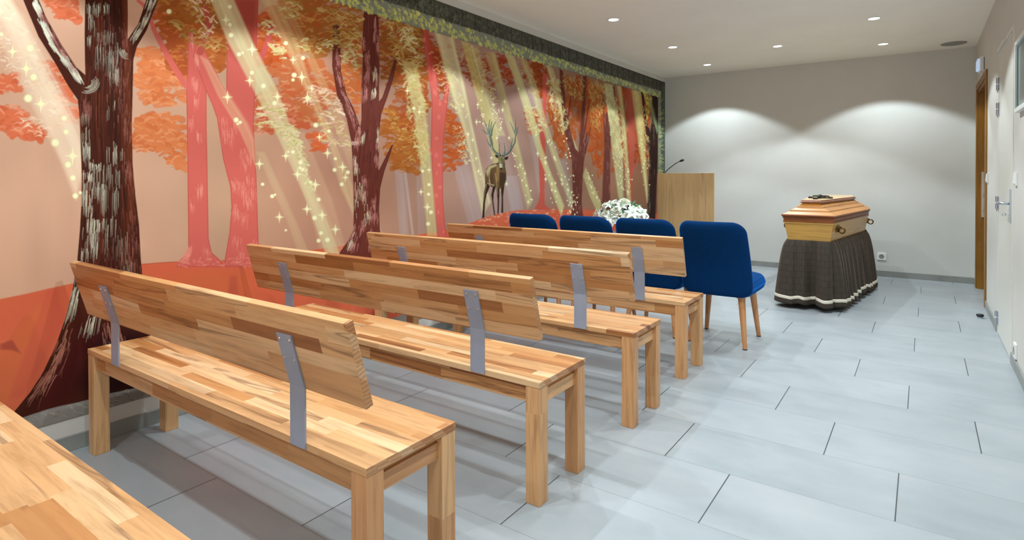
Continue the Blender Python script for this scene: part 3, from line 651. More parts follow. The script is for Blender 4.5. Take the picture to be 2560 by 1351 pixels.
    for x, y, r in [(1157,263,6),(1194,262,6),(1232,261,6),(1139,270,5),(1191,305,7),(1256,275,6),(1261,254,6),(1170,336,6),(1242,345,6),(1272,345,5),(1205,228,6),(1181,350,5),(1196,428,6),(1228,395,5),(1300,413,6),(1312,434,5),(1266,460,5),(1344,384,7),(1363,407,7),(1364,448,6),(1379,460,5),(1369,355,5),(1386,395,5),(1296,222,5),(1320,505,5),(1403,449,5),(1388,458,4),(1379,475,4),(1405,460,5),(1420,476,5),(1472,446,4),(1478,468,4),(1492,494,4),(1551,420,3),(1570,430,3),(1609,410,3),(1569,480,3),(1190,396,5)]:
        P.star(x, y, r, .7)
    for k in range(190):
        L = [(1145,262,1205,500),(1190,250,1215,340),(1225,235,1255,340),(1280,380,1325,500),(1335,320,1390,510),(1365,330,1425,500),(1410,330,1440,520),(1465,430,1500,520),(1536,380,1556,500),(1562,400,1574,490),(1600,330,1617,480)][R_.integers(11)]
        t = R_.random(); x = L[0] + (L[2]-L[0])*t + R_.uniform(-7,9); y = L[1] + (L[3]-L[1])*t
        P.dot(x + R_.uniform(-5, 5), y, R_.uniform(.9, 2.4) * (1 if x < 1450 else .7), .65)
    # the stag
    q = lambda pts: [(1180 + a / 5.0, 290 + b / 5.003) for a, b in pts]
    br, bd, bl = K(98,72,44), K(44,28,18), K(190,176,130)
    P.poly(q([(195,845),(222,880),(182,980),(162,1080),(152,1260),(148,1278),(124,1278),(138,1080),(148,960),(165,870)]), bd, 1, .8)
    P.poly(q([(258,880),(298,880),(270,970),(264,1060),(288,1242),(272,1242),(238,990),(252,920)]), bd, 1, .8)
    P.poly(q([(298,870),(342,900),(338,1060),(332,1225),(314,1230),(318,1060)]), bd, 1, .8)
    P.poly(q([(358,890),(404,860),(386,1010),(388,1212),(364,1216),(368,1030)]), bd, 1, .8)
    P.poly(q([(325,585),(260,600),(205,625),(172,665),(165,740),(160,870),(200,832),(215,850),(240,892),(292,880),(300,890),(340,915),(372,902),(408,850),(427,790),(425,710),(412,640),(408,575),(385,540),(340,540)]), br, 1, .8, sm=False, edge=K(60,42,28))
    P.poly(q([(300,640),(330,620),(345,700),(330,830),(300,800)]), K(150,116,72), .7, 2)
    P.poly(q([(340,700),(420,720),(418,800),(380,890),(340,880)]), bd, .75, 2)
    P.poly(q([(215,760),(250,700),(270,800),(262,870),(225,860)]), K(70,48,30), .6, 2)
    P.poly(q([(172,690),(205,630),(300,600),(310,625),(230,660),(190,760)]), bl, .75, 1.5)
    P.stroke(q([(210,800),(225,850),(268,868)]), .5, 1.2, bl, .8, sm=True); P.stroke(q([(222,660),(212,760),(222,830)]), .7, .4, K(206,190,150), .7, sm=True)
    P.stroke(q([(290,720),(300,800),(312,900),(318,980)]), 1.2, .5, K(176,150,100), .7, sm=True)
    P.stroke(q([(180,870),(160,960),(148,1060)]), .8, .4, K(150,130,90), .7, sm=True)
    P.poly(q([(326,520),(350,495),(402,498),(412,540),(392,600),(384,650),(366,684),(342,655),(332,600)]), K(150,138,100), 1, .7, edge=K(50,36,28))
    P.poly(q([(350,520),(380,510),(395,560),(380,640),(366,660),(360,600)]), K(64,50,38), .6, 1.2)
    P.poly(q([(338,600),(372,600),(376,650),(345,650)]), K(206,206,176), .7, 1.2); P.blob(1180+362/5, 290+662/5, 3.2, 3.0, K(34,28,26), 1)
    P.poly(q([(278,492),(310,488),(332,508),(322,532),(295,516)]), bd, 1, .7); P.poly(q([(402,520),(452,505),(446,540),(416,556)]), bd, 1, .7)
    P.blob(1180+340/5, 290+548/5, 1.1, 1.0, K(24,20,18)); P.blob(1180+396/5, 290+545/5, 1.1, 1.0, K(24,20,18))
    ant = [([(345,490),(300,465),(255,410),(232,330),(210,240),(170,212),(130,175)],2.4,.8),([(215,260),(195,190),(150,55)],1.6,.5),([(205,230),(185,170),(178,110)],1.2,.5),([(222,250),(208,150),(218,45)],1.5,.5),([(236,240),(232,150),(244,70)],1.5,.6),([(240,240),(255,150),(290,75)],1.6,.5),([(262,415),(205,350),(182,285)],1.5,.5),([(252,400),(250,330),(232,250)],1.4,.8),
           ([(345,490),(335,425),(346,335)],1.3,.4),([(392,485),(408,425),(398,340)],1.3,.4),([(385,492),(450,462),(500,390),(530,320),(545,230),(572,205)],2.3,.7),([(545,235),(540,140),(538,48)],1.5,.5),([(546,215),(562,170),(572,130)],1.3,.4),([(535,225),(505,150),(475,75)],1.3,.4),([(480,400),(492,340),(505,285)],1.3,.5),([(520,345),(535,345),(545,300)],1.1,.5)]
    for pts, a_, b_ in ant: P.stroke(q(pts), a_*1.25, b_*1.3, K(34,38,36), 1, .6, sm=True)
    for pts, a_, b_ in ant: P.stroke([(x - .8, y - .3) for x, y in q(pts)], a_*.35, b_*.4, K(170,190,176), .85, .6, sm=True)
# ------------------------------------------------------------------ material set
BENCH_T = [(0.0, (136, 80, 40)), (0.07, (172, 114, 64)), (0.30, (190, 136, 84)), (0.7, (205, 158, 110)), (1.0, (215, 180, 138))]
LEG_T = [(0.0, (194, 140, 92)), (0.5, (206, 156, 106)), (1.0, (214, 168, 118))]
M_bench = block_wood('butcher_block_wood', 'X', BENCH_T)
M_leg = block_wood('leg_wood', 'Z', LEG_T, strip=0.31, stave=0.9, streak=0.25)
M_rail = block_wood('rail_wood', 'Y', LEG_T, strip=0.06, stave=0.3, streak=0.3)
M_steel = plain('grey_coated_steel', (142, 146, 160), 0.42, 0.0, noise=0.04, nscale=8)
M_screw = plain('bright_screw_steel', (214, 214, 216), 0.25, 1.0)
M_wall = plain('greige_wall_paint', (206, 203, 196), 0.75, bump=0.05, bscale=160, noise=0.01, nscale=3)
M_wallback = plain('greige_back_wall_paint', (204, 205, 200), 0.75, bump=0.05, bscale=160, noise=0.01, nscale=3)
M_ceil = plain('ceiling_paint', (242, 240, 230), 0.9, noise=0.01, nscale=2)
M_skirt = plain('grey_skirting_tile', (138, 140, 136), 0.4, noise=0.05, nscale=9)
M_white = plain('white_plastic', (232, 232, 230), 0.35)
M_doorw = plain('white_door_lacquer', (220, 218, 208), 0.35)
M_chrome = plain('brushed_chrome', (186, 194, 204), 0.25, 0.75)
M_strike = plain('satin_steel', (196, 186, 172), 0.4, 0.2)
M_black = plain('black_plastic', (22, 22, 24), 0.45)
M_blue = plain('blue_velvet', (0, 46, 92), 0.85, spec=0.10, noise=0.06, nscale=60, Sheen_Weight=1.0, Sheen_Roughness=0.28, Sheen_Tint=lin((20, 140, 255)))
M_cleg = block_wood('chair_leg_wood', 'Z', [(0, (196, 134, 84)), (1, (212, 154, 104))], strip=0.3, stave=1.0, streak=0.1)
M_coffin = block_wood('pale_coffin_wood', 'H', [(0, (196, 150, 74)), (1, (206, 162, 86))], strip=0.6, stave=2.4, streak=0.15, endgrain=False, rough=0.3)
M_cofrail = block_wood('coffin_moulding_wood', 'H', [(0, (118, 60, 22)), (1, (134, 72, 30))], strip=0.6, stave=2.4, streak=0.15, endgrain=False, rough=0.4)
M_coflid = block_wood('coffin_lid_wood', 'H', [(0, (178, 116, 46)), (1, (190, 130, 56))], strip=0.6, stave=2.4, streak=0.15, endgrain=False, rough=0.4)
M_cofplate = block_wood('coffin_plate_wood', 'Y', [(0, (194, 164, 120)), (1, (204, 176, 132))], strip=0.6, stave=2.4, streak=0.1, endgrain=False, rough=0.3)  # paler than the lid: reflected light on the plate's top put into the colour
M_brass = plain('aged_brass', (122, 88, 40), 0.32, 1.0)
M_bronze = plain('dark_bronze', (54, 50, 44), 0.35, 0.8)
M_lect = block_wood('lectern_oak', 'Z', [(0, (170, 136, 90)), (0.5, (184, 150, 102)), (1, (192, 160, 112))], strip=0.11, stave=2.6, streak=0.3, rough=0.45, vein=(130, 92, 52), grain=0.4)
M_edge = plain('pale_melamine_edge', (206, 190, 164), 0.5)
M_doorwood = block_wood('honey_door_wood', 'Z', [(0, (136, 92, 22)), (1, (150, 104, 30))], strip=0.2, stave=2.6, streak=0.15, rough=0.35)
M_petal = plain('white_petals', (238, 244, 238), 0.6, Subsurface_Weight=0.0)
M_petal2 = plain('cream_petals', (244, 245, 232), 0.6)
M_leaf = plain('green_leaves', (84, 130, 96), 0.5, noise=0.25, nscale=40)
M_stamen = plain('pale_green_heart', (150, 176, 110), 0.6)
M_vase = plain('white_ceramic', (224, 224, 220), 0.2)
M_grille = plain('grey_speaker_grille', (150, 148, 140), 0.6, 0.0, bump=0.4, bscale=900)
M_glass = plain('grey_green_glass', (120, 134, 132), 0.08, spec=0.8)
M_teal = plain('teal_edge_strip', (110, 140, 142), 0.3)
def emit(name, rgb, s):
    m, nt, b = new_mat(name); b.inputs['Base Color'].default_value = (0.8, 0.8, 0.8, 1)
    b.inputs['Emission Color'].default_value = lin(rgb); b.inputs['Emission Strength'].default_value = s
    return m
M_lamp = emit('lamp_lens', (255, 250, 240), 9.0)
M_led = emit('emergency_lens', (150, 200, 255), 0.45)

def floor_mat():
    m, nt, b = new_mat('grey_stone_tiles'); L = nt.links
    tc = N(nt, 'ShaderNodeTexCoord'); sp = N(nt, 'ShaderNodeSeparateXYZ'); L.new(tc.outputs['Object'], sp.inputs[0])
    x, y = sp.outputs[0], sp.outputs[1]
    ry = math_(nt, 'DIVIDE', math_(nt, 'SUBTRACT', y, TILE_Y), TILE_W); row = math_(nt, 'FLOOR', ry); fy = math_(nt, 'SUBTRACT', ry, row)
    ux = math_(nt, 'ADD', math_(nt, 'DIVIDE', math_(nt, 'SUBTRACT', x, TILE_X), TILE_L), math_(nt, 'MULTIPLY', row, 0.327))
    cell = math_(nt, 'FLOOR', ux); fx = math_(nt, 'SUBTRACT', ux, cell)
    ex = math_(nt, 'MULTIPLY', math_(nt, 'MINIMUM', fx, math_(nt, 'SUBTRACT', 1.0, fx)), TILE_L)
    ey = math_(nt, 'MULTIPLY', math_(nt, 'MINIMUM', fy, math_(nt, 'SUBTRACT', 1.0, fy)), TILE_W)
    gx = math_(nt, 'LESS_THAN', ex, 0.0022); gy = math_(nt, 'LESS_THAN', ey, 0.0014)
    cb = N(nt, 'ShaderNodeCombineXYZ'); L.new(row, cb.inputs[0]); L.new(cell, cb.inputs[1])
    wn = N(nt, 'ShaderNodeTexWhiteNoise', noise_dimensions='2D'); L.new(cb.outputs[0], wn.inputs['Vector'])
    mp = N(nt, 'ShaderNodeMapping'); L.new(tc.outputs['Object'], mp.inputs[0]); L.new(wn.outputs['Color'], mp.inputs['Location']); mp.inputs['Scale'].default_value = (1.6, 3.2, 1)
    n1 = N(nt, 'ShaderNodeTexNoise', i_Scale=1.3, i_Detail=5.0, i_Roughness=0.55); L.new(mp.outputs[0], n1.inputs['Vector'])
    c = ramp(nt, n1.outputs[0], [(0.25, lin((144, 152, 156))), (0.5, lin((157, 163, 167))), (0.78, lin((168, 172, 175)))])
    tint = ramp(nt, wn.outputs['Value'], [(0, (0.95, 0.95, 0.95)), (1, (1.02, 1.02, 1.02))])
    c = mixc(nt, 1.0, c, tint, 'MULTIPLY')
    c = mixc(nt, gy, c, lin((128, 134, 135))); c = mixc(nt, gx, c, lin((72, 76, 76)))
    L.new(c, b.inputs['Base Color']); b.inputs['Roughness'].default_value = 0.36; b.inputs['Specular IOR Level'].default_value = 0.42
    return m
def mural_mat():
    m, nt, b = new_mat('mural_paint'); L = nt.links
    at = N(nt, 'ShaderNodeAttribute', attribute_name='paint'); L.new(at.outputs['Color'], b.inputs['Base Color'])
    b.inputs['Roughness'].default_value = 0.7; b.inputs['Specular IOR Level'].default_value = 0.12
    return m
def skirt_mat():
    m, nt, b = new_mat('brown_quilted_velvet'); L = nt.links
    at = N(nt, 'ShaderNodeUVMap'); at.uv_map = 'UVMap'
    ck = N(nt, 'ShaderNodeTexChecker', i_Scale=1.0); mp = N(nt, 'ShaderNodeMapping'); mp.inputs['Scale'].default_value = (17, 17, 1)
    L.new(at.outputs[0], mp.inputs[0]); L.new(mp.outputs[0], ck.inputs['Vector'])
    br = N(nt, 'ShaderNodeTexBrick', i_Scale=1.0); br.offset = 0.5
    br.inputs['Color1'].default_value = lin((60, 50, 39)); br.inputs['Color2'].default_value = lin((55, 45, 35)); br.inputs['Mortar'].default_value = lin((45, 37, 29))
    br.inputs['Mortar Size'].default_value = 0.003; br.inputs['Brick Width'].default_value = 0.055; br.inputs['Row Height'].default_value = 0.055
    L.new(at.outputs[0], br.inputs['Vector'])
    L.new(br.outputs['Color'], b.inputs['Base Color'])
    b.inputs['Roughness'].default_value = 0.8; b.inputs['Sheen Weight'].default_value = 0.25; b.inputs['Sheen Tint'].default_value = lin((150, 130, 110))
    bp = N(nt, 'ShaderNodeBump', i_Strength=0.4, i_Distance=0.004); bp.invert = True
    L.new(br.outputs['Fac'], bp.inputs['Height']); L.new(bp.outputs[0], b.inputs['Normal'])
    return m
M_floor, M_mural, M_skirtcloth = floor_mat(), mural_mat(), skirt_mat()
M_band = plain('cream_ribbon', (222, 214, 196), 0.7)

# ------------------------------------------------------------------ the room
T = 0.2
struct('floor', BX(XL - T, XR + 1.4, YF - T, YB + T, -0.1, 0.0), M_floor)
struct('ceiling', BX(XL - T, XR + 1.4, YF - T, YB + T, ZC, ZC + 0.1), M_ceil)
struct('wall_left', BX(XL - T, XL, YF - T, YB + T, 0, ZC), M_wall)
struct('wall_back', BX(XL, XR + 1.4, YB, YB + T, 0, ZC), M_wallback)
bm = bmesh.new(); WX0, WX1, WZ0, WZ1 = -2.6, 0.1, 0.25, 2.3            # unseen window opening, added to bring soft daylight into the room
box(bm, XL, WX0, YF - T, YF, 0, ZC); box(bm, WX1, XR + T, YF - T, YF, 0, ZC); box(bm, WX0, WX1, YF - T, YF, 0, WZ0); box(bm, WX0, WX1, YF - T, YF, WZ1, ZC)
struct('wall_rear', bm, M_wall)
bm = bmesh.new()
for a in ((WX0, WX0 + 0.06, WZ0, WZ1), (WX1 - 0.06, WX1, WZ0, WZ1), (WX0 + 0.06, WX1 - 0.06, WZ0, WZ0 + 0.06), (WX0 + 0.06, WX1 - 0.06, WZ1 - 0.06, WZ1), (-1.28, -1.22, WZ0 + 0.06, WZ1 - 0.06)): box(bm, a[0], a[1], YF - 0.12, YF - 0.06, a[2], a[3], bev=0.003)
struct('added_window', bm, M_white)  # frame of the added window, out of view
D1, D2 = (6.60, 7.62, 2.03), (4.72, 5.58, 2.10)
bm = bmesh.new()
box(bm, XR, XR + T, YF, D2[0], 0, ZC); box(bm, XR, XR + T, D2[0], D2[1], D2[2], ZC); box(bm, XR, XR + T, D2[1], D1[0], 0, ZC)
box(bm, XR, XR + T, D1[0], D1[1], D1[2], ZC); box(bm, XR, XR + T, D1[1], YB, 0, ZC)
struct('wall_right', bm, M_wall)
SK = 0.066
struct('baseboard_left', BX(XL, XL + 0.011, YF, YB - 0.011, 0, SK, bev=0.0015, seg=1), M_skirt)
struct('baseboard_back', BX(XL + 0.0, XR, YB - 0.011, YB, 0, SK, bev=0.0015, seg=1), M_skirt)
bm = bmesh.new()
box(bm, XR - 0.011, XR, YF, D2[0] - 0.0, 0, SK, bev=0.0015, seg=1); box(bm, XR - 0.011, XR, D2[1] + 0.0, D1[0] - 0.075, 0, SK, bev=0.0015, seg=1); box(bm, XR - 0.011, XR, D1[1] + 0.075, YB - 0.011, 0, SK, bev=0.0015, seg=1)
struct('baseboard_right', bm, M_skirt)

# wooden door in the far end of the right wall
bm = bmesh.new()
a0, a1, zt = D1
box(bm, XR - 0.014, XR + 0.0, a0 - 0.07, a0, 0, zt + 0.06, bev=0.003); box(bm, XR - 0.014, XR, a1, a1 + 0.07, 0, zt + 0.06, bev=0.003); box(bm, XR - 0.014, XR, a0, a1, zt, zt + 0.06, bev=0.003)
box(bm, XR, XR + 0.16, a0, a0 + 0.03, 0, zt); box(bm, XR, XR + 0.16, a1 - 0.03, a1, 0, zt); box(bm, XR, XR + 0.16, a0 + 0.03, a1 - 0.03, zt - 0.03, zt)
box(bm, XR + 0.02, XR + 0.075, a1 - 0.045, a1 - 0.03, 0, zt - 0.03, bev=0.002); box(bm, XR + 0.02, XR + 0.075, a0 + 0.03, a0 + 0.045, 0, zt - 0.03, bev=0.002)
d1 = struct('door_1', bm, M_doorwood)
obj('door_leaf', BX(XR + 0.10, XR + 0.14, a0 + 0.03, a1 - 0.03, 0.006, zt - 0.03, bev=0.002), M_doorwood, d1)
bm = bmesh.new(); box(bm, XR + 0.028, XR + 0.05, a1 - 0.052, a1 - 0.046, 0.735, 1.196, bev=0.001)
box(bm, XR + 0.032, XR + 0.046, a1 - 0.056, a1 - 0.05, 0.95, 0.99); box(bm, XR + 0.032, XR + 0.046, a1 - 0.055, a1 - 0.05, 0.80, 0.83)
obj('strike_plate', bm, M_strike, d1)

# white door nearer the camera
bm = bmesh.new(); a0, a1, zt = D2
box(bm, XR - 0.006, XR + 0.10, a0, a0 + 0.035, 0, zt, bev=0.002); box(bm, XR - 0.006, XR + 0.10, a1 - 0.035, a1, 0, zt, bev=0.002); box(bm, XR - 0.006, XR + 0.10, a0 + 0.035, a1 - 0.035, zt - 0.035, zt, bev=0.002)
d2 = struct('door_2', bm, M_doorw)
obj('door_leaf', BX(XR - 0.004, XR + 0.036, a0 + 0.039, a1 - 0.039, 0.007, zt - 0.040, bev=0.002), M_doorw, d2)
for zz in (1.832, 1.649, 0.962, 0.118):
    bm = bmesh.new()
    for q0, q1 in ((zz + 0.003, zz + 0.046), (zz - 0.046, zz - 0.003)): lathe(bm, [(0.0095, q0), (0.0095, q1)], 14, (XR - 0.013, a1 - 0.037, 0))
    lathe(bm, [(0.0035, zz - 0.062), (0.0035, zz - 0.046)], 8, (XR - 0.013, a1 - 0.037, 0))
    box(bm, XR - 0.0075, XR - 0.0045, a1 - 0.075, a1 - 0.04, zz - 0.046, zz + 0.046)
    h = obj('hinge', bm, M_chrome, d2, auto=40)
    obj('hinge_collar', lathe(bmesh.new(), [(0.0105, zz - 0.004), (0.0105, zz + 0.004)], 14, (XR - 0.013, a1 - 0.037, 0)), M_white, h, auto=40)
hp = obj('handle_plate', BX(XR - 0.011, XR - 0.004, 4.785, 4.825, 0.865, 1.075, bev=0.0015), M_chrome, d2)
bm = bmesh.new(); tube(bm, [(XR - 0.008, 4.805, 0.985), (XR - 0.045, 4.805, 0.985), (XR - 0.054, 4.812, 0.985), (XR - 0.056, 4.83, 0.985), (XR - 0.056, 4.94, 0.983)], 0.0085, 12)
obj('handle_lever', bm, M_chrome, hp, smooth=True)
bm = bmesh.new(); tube(bm, [(XR - 0.008, 4.805, 0.915), (XR - 0.03, 4.805, 0.915)], 0.0022, 8); torus(bm, 0.009, 0.0022, Matrix.Translation((XR - 0.038, 4.805, 0.915)) @ Matrix.Rotation(PI / 2, 4, 'X'), 18, 6)
obj('key', bm, M_chrome, hp, smooth=True)
bm = bmesh.new(); box(bm, XR - 0.020, XR - 0.004, 5.10, 5.52, zt - 0.040, zt - 0.018, bev=0.003)
obj('door_closer', bm, M_doorw, d2)
bm = bmesh.new(); box(bm, XR - 0.014, XR - 0.004, 4.76, 5.50, zt - 0.066, zt - 0.056, bev=0.002)
obj('closer_rail', bm, M_doorw, d2)

# the left wall's mural, a thin painted skin over the plaster
def build_mural():
    # spacing along the wall grows with the distance from the eye
    px = np.arange(-10, 1663.5, 1.3)
    def y_of(p):
        d = CAXES.T @ np.array([(p - CX) / FOC, -(480 - CY) / FOC, 1.0]); return d[1] * XL / d[0]
    Ys = np.array([y_of(p) for p in px]); Ys = Ys[Ys < 7.905]
    Ys = np.concatenate([np.linspace(YF + 0.01, Ys[0], 26)[:-1], Ys, [7.905]])
    Zs = np.linspace(0.135, 2.473, 880)
    XW = XL + 0.002
    Wp = np.stack(np.broadcast_arrays(XL, Ys[None, :], Zs[:, None]), -1) - np.array([0, 0, CAM_H])
    c = Wp @ CAXES.T
    P = Paint(CX + FOC * c[..., 0] / c[..., 2], CY - FOC * c[..., 1] / c[..., 2]); P.Y = Ys; P.Z = Zs
    paint_mural(P)
    nz, ny = P.C.shape[:2]
    co = np.empty((nz, ny, 3), np.float32); co[..., 0] = XW; co[..., 1] = Ys[None, :]; co[..., 2] = Zs[:, None]
    idx = np.arange(nz * ny).reshape(nz, ny)
    q = np.stack([idx[:-1, :-1], idx[:-1, 1:], idx[1:, 1:], idx[1:, :-1]], -1).reshape(-1, 4)
    # rim back to the plaster
    rim = np.concatenate([idx[0, :], idx[1:, -1], idx[-1, -2::-1], idx[-2:0:-1, 0]])
    rc = co.reshape(-1, 3)[rim].copy(); rc[:, 0] = XL + 0.0002
    base = nz * ny; m_ = len(rim); k = np.arange(m_)
    rq = np.stack([rim[k], base + k, base + (k + 1) % m_, rim[(k + 1) % m_]], -1)
    V = np.concatenate([co.reshape(-1, 3), rc]); F = np.concatenate([q, rq]).astype(np.int32)
    me = bpy.data.meshes.new('mural'); me.vertices.add(len(V)); me.vertices.foreach_set('co', V.astype(np.float32).ravel())
    me.loops.add(len(F) * 4); me.loops.foreach_set('vertex_index', F.ravel()); me.polygons.add(len(F)); me.polygons.foreach_set('loop_start', np.arange(0, len(F) * 4, 4, dtype=np.int32))
    me.update()
    at = me.attributes.new('paint', 'FLOAT_COLOR', 'POINT')
    colr = np.ones((len(V), 4), np.float32); colr[:nz * ny, :3] = np.clip(P.C.reshape(-1, 3) * MURAL_GAIN, 0.004, 0.88); colr[nz * ny:, :3] = colr[rim, :3]
    at.data.foreach_set('color', colr.ravel())
    me.materials.append(M_mural)
    o = bpy.data.objects.new('mural', me); COL.objects.link(o)
    return tag(o, 'autumn forest mural with stag and light rays painted along the left wall', 'mural')
MURAL_GAIN = 1.0
build_mural()
# ------------------------------------------------------------------ wooden benches
def make_bench():
    t = thing('bench', 'x', 'bench', group='wooden benches facing the coffin')
    L2, D2_, lw = 0.876, 0.169, 0.0581
    obj('seat', BX(-L2, L2, -D2_, D2_, 0.4185, 0.4413, bev=0.0025), M_bench, t)
    for s in (-1, 1):
        y0 = s * (D2_ - 0.014); ya, yb = sorted((y0, y0 - s * 0.022))
        obj('apron', BX(-L2 + lw, L2 - lw, ya, yb, 0.357, 0.4185, bev=0.001, seg=1), M_bench, t)
    for s in (-1, 1):
        x0 = s * (L2 - 0.016); xa, xb = sorted((x0, x0 - s * 0.022))
        bm = BX(xa, xb, -D2_ + lw, D2_ - lw, 0.350, 0.398, bev=0.001, seg=1)
        xa2, xb2 = sorted((x0 - s * 0.008, x0 - s * 0.024)); box(bm, xa2, xb2, -D2_ + lw, D2_ - lw, 0.398, 0.4185)
        obj('end_rail', bm, M_rail, t)
    for sx in (-1, 1):
        for sy in (-1, 1):
            xa, xb = sorted((sx * (L2 - 0.002), sx * (L2 - 0.002 - lw))); ya, yb = sorted((sy * (D2_ - 0.001), sy * (D2_ - 0.001 - lw)))
            obj('leg', BX(xa, xb, ya, yb, 0.0, 0.4185, bev=0.003), M_leg, t)
    th = math.radians(15.5)
    bk = obj('backrest', BX(-L2 - 0.001, L2 + 0.001, 0.0, 0.023, -0.005, 0.230, bev=0.003), M_bench, t)
    bk.location = (0, -D2_ + 0.0002, 0.592); bk.rotation_euler = (th, 0, 0)
    for xc in (-0.588, 0.601):
        hw = 0.033; e = 0.0055
        prof_in = [(-D2_, 0.425), (-D2_, 0.592), (-D2_ - 0.158 * math.sin(th), 0.592 + 0.158 * math.cos(th))]
        prof_out = [(-D2_ - e, 0.425), (-D2_ - e, 0.592), (-D2_ - e * math.cos(th) - 0.158 * math.sin(th), 0.592 + 0.158 * math.cos(th) - e * math.sin(th))]
        ring = prof_in + prof_out[::-1]
        bm = bmesh.new(); loft(bm, [[Vector((xc - hw, y, z)) for y, z in ring], [Vector((xc + hw, y, z)) for y, z in ring]])
        b = obj('bracket', bm, M_steel, t)
        for dx in (-0.022, 0.022):
            for q in (0.085, 0.143):
                c = Vector((xc + dx, -D2_ - q * math.sin(th) - e * math.cos(th), 0.592 + q * math.cos(th) - e * math.sin(th)))
                Mx = Matrix.Translation(c) @ Matrix.Rotation(PI / 2 + th, 4, 'X')
                obj('screw', lathe(bmesh.new(), [(0.0055, -0.001), (0.0050, 0.0018), (0.0025, 0.003)], 10, M=Mx), M_screw, b, auto=50)
    return t
bench0 = make_bench()
BENCHES = [(-1.122, 0.9584, 'wooden backrest bench nearest the camera, its right legs cut by the bottom edge'),
           (-1.130, 0.2320, 'wooden bench in the near left corner, only its bare seat top in view'),
           (-1.0915, 1.7073, 'second wooden backrest bench from the camera, two rows behind the foremost bench'),
           (-1.0795, 2.4887, 'third wooden backrest bench from the camera, one row behind the foremost bench'),
           (-1.1020, 3.2616, 'foremost wooden backrest bench, standing right behind the blue chairs')]
for k, (xr, yn, lab) in enumerate(BENCHES):
    b = bench0 if k == 0 else copy_tree(bench0)
    b.location = (xr - 0.876, yn + 0.169, 0); b['label'] = lab

# ------------------------------------------------------------------ blue upholstered chairs
def rrect(hw, y0, y1, r, n=8, bulge=0.0, top=None):
    """rounded outline, half width varies from hw (bottom) to top"""
    top = hw if top is None else top; pts = []
    for cx_, cy_, a0 in ((1, 1, 0), (-1, 1, PI / 2), (-1, -1, PI), (1, -1, 3 * PI / 2)):
        rr = r[0] if cy_ > 0 else r[1]; w = top if cy_ > 0 else hw; yy = y1 - rr if cy_ > 0 else y0 + rr
        for k in range(n + 1):
            a = a0 + PI / 2 * k / n
            pts.append((cx_ * (w - rr) + rr * math.cos(a), yy + rr * math.sin(a)))
    out = []
    for i in range(len(pts)):
        a, b = Vector((*pts[i], 0)), Vector((*pts[(i + 1) % len(pts)], 0)); d = (b - a).length; m = max(1, int(d / 0.035))
        out += [a.lerp(b, k / m) for k in range(m)]
    return [(p.x, p.y) for p in out]
def pillow(bm, out, th, F, ctr, prof=((1.0, 0.0), (0.985, 0.30), (0.955, 0.62), (0.90, 0.86), (0.80, 0.97), (0.5, 1.0), (0.2, 1.0))):
    """a padded slab: outline points, thickness, F(x, y, t) places a point"""
    rings = []
    for s, h in prof[::-1]: rings.append([F(ctr[0] + (x - ctr[0]) * s, ctr[1] + (y - ctr[1]) * s, -h * th / 2) for x, y in out])
    for s, h in prof[1:]: rings.append([F(ctr[0] + (x - ctr[0]) * s, ctr[1] + (y - ctr[1]) * s, h * th / 2) for x, y in out])
    return loft(bm, rings)
def make_chair():
    t = thing('chair', 'x', 'chair', group='blue chairs in a row before the coffin')
    # seat cushion
    out = rrect(0.230, -0.235, 0.250, (0.07, 0.06), top=0.236)
    F = lambda x, y, h: Vector((x, y, 0.402 + h + 0.012 * (1 - (x / 0.25) ** 2) * (1 if h > 0 else 0)))
    obj('seat', pillow(bmesh.new(), out, 0.115, F, (0, 0)), M_blue, t, smooth=True)
    # backrest: leans back, wraps gently round the sitter
    z0, z1 = 0.346, 0.862; ln = math.radians(19)
    out = rrect(0.238, 0.0, (z1 - z0) / math.cos(ln), (0.085, 0.075), top=0.224)
    def Fb(x, s, h):
        wrap = 0.050 * (x / 0.23) ** 2 * (0.4 + 0.6 * s / 0.5)
        y = -0.212 + wrap - s * math.sin(ln) + h * math.cos(ln) + 0.03 * math.sin(PI * s / 0.55); z = z0 + s * math.cos(ln) + h * math.sin(ln)
        return Vector((x, y, z))
    obj('backrest', pillow(bmesh.new(), out, 0.066, Fb, (0, 0.25)), M_blue, t, smooth=True)
    for sx in (-1, 1):
        for sy in (-1, 1):
            top = Vector((sx * 0.150, sy * 0.150, 0.366)); foot = Vector((sx * 0.187, sy * 0.200 - (0.0 if sy > 0 else 0.0), 0.0))
            bm = bmesh.new(); d = (top - foot)
            tube(bm, [foot, foot + d * 0.03, foot + d * 0.5, top], [0.0140, 0.0145, 0.0195, 0.0245], 16)
            lg = obj('leg', bm, M_cleg, t, auto=50)
            obj('foot_cap', lathe(bmesh.new(), [(0.0150, 0.0), (0.0153, 0.006)], 14, (foot.x, foot.y, 0)), M_black, lg, auto=40)
    bm = bmesh.new()
    for a_, b_ in (((-0.16, -0.16), (0.16, 0.16)), ((-0.16, 0.16), (0.16, -0.16))):
        tube(bm, [(a_[0], a_[1], 0.328), (0, 0, 0.350), (b_[0], b_[1], 0.328)], 0.012, 8)
    obj('under_brace', bm, M_cleg, t, auto=40)
    return t
chair0 = make_chair()
CH = [(-1.152, 'blue upholstered chair at the right end of its row, its whole back in view'),
      (-1.634, 'second blue chair from the right, its back rising in front of the white flowers'),
      (-2.114, 'third blue chair from the right, between the flowers and the leftmost chair'),
      (-2.594, 'leftmost blue chair of the row, in front of the painted stag')]
for k, (cx_, lab) in enumerate(CH):
    c = chair0 if k == 0 else copy_tree(chair0)
    c.location = (cx_, 4.255 + (0, 0.0, 0.01, 0.0)[k], 0); c.rotation_euler = (0, 0, math.radians((0, 0.8, -0.6, 0.4)[k])); c['label'] = lab

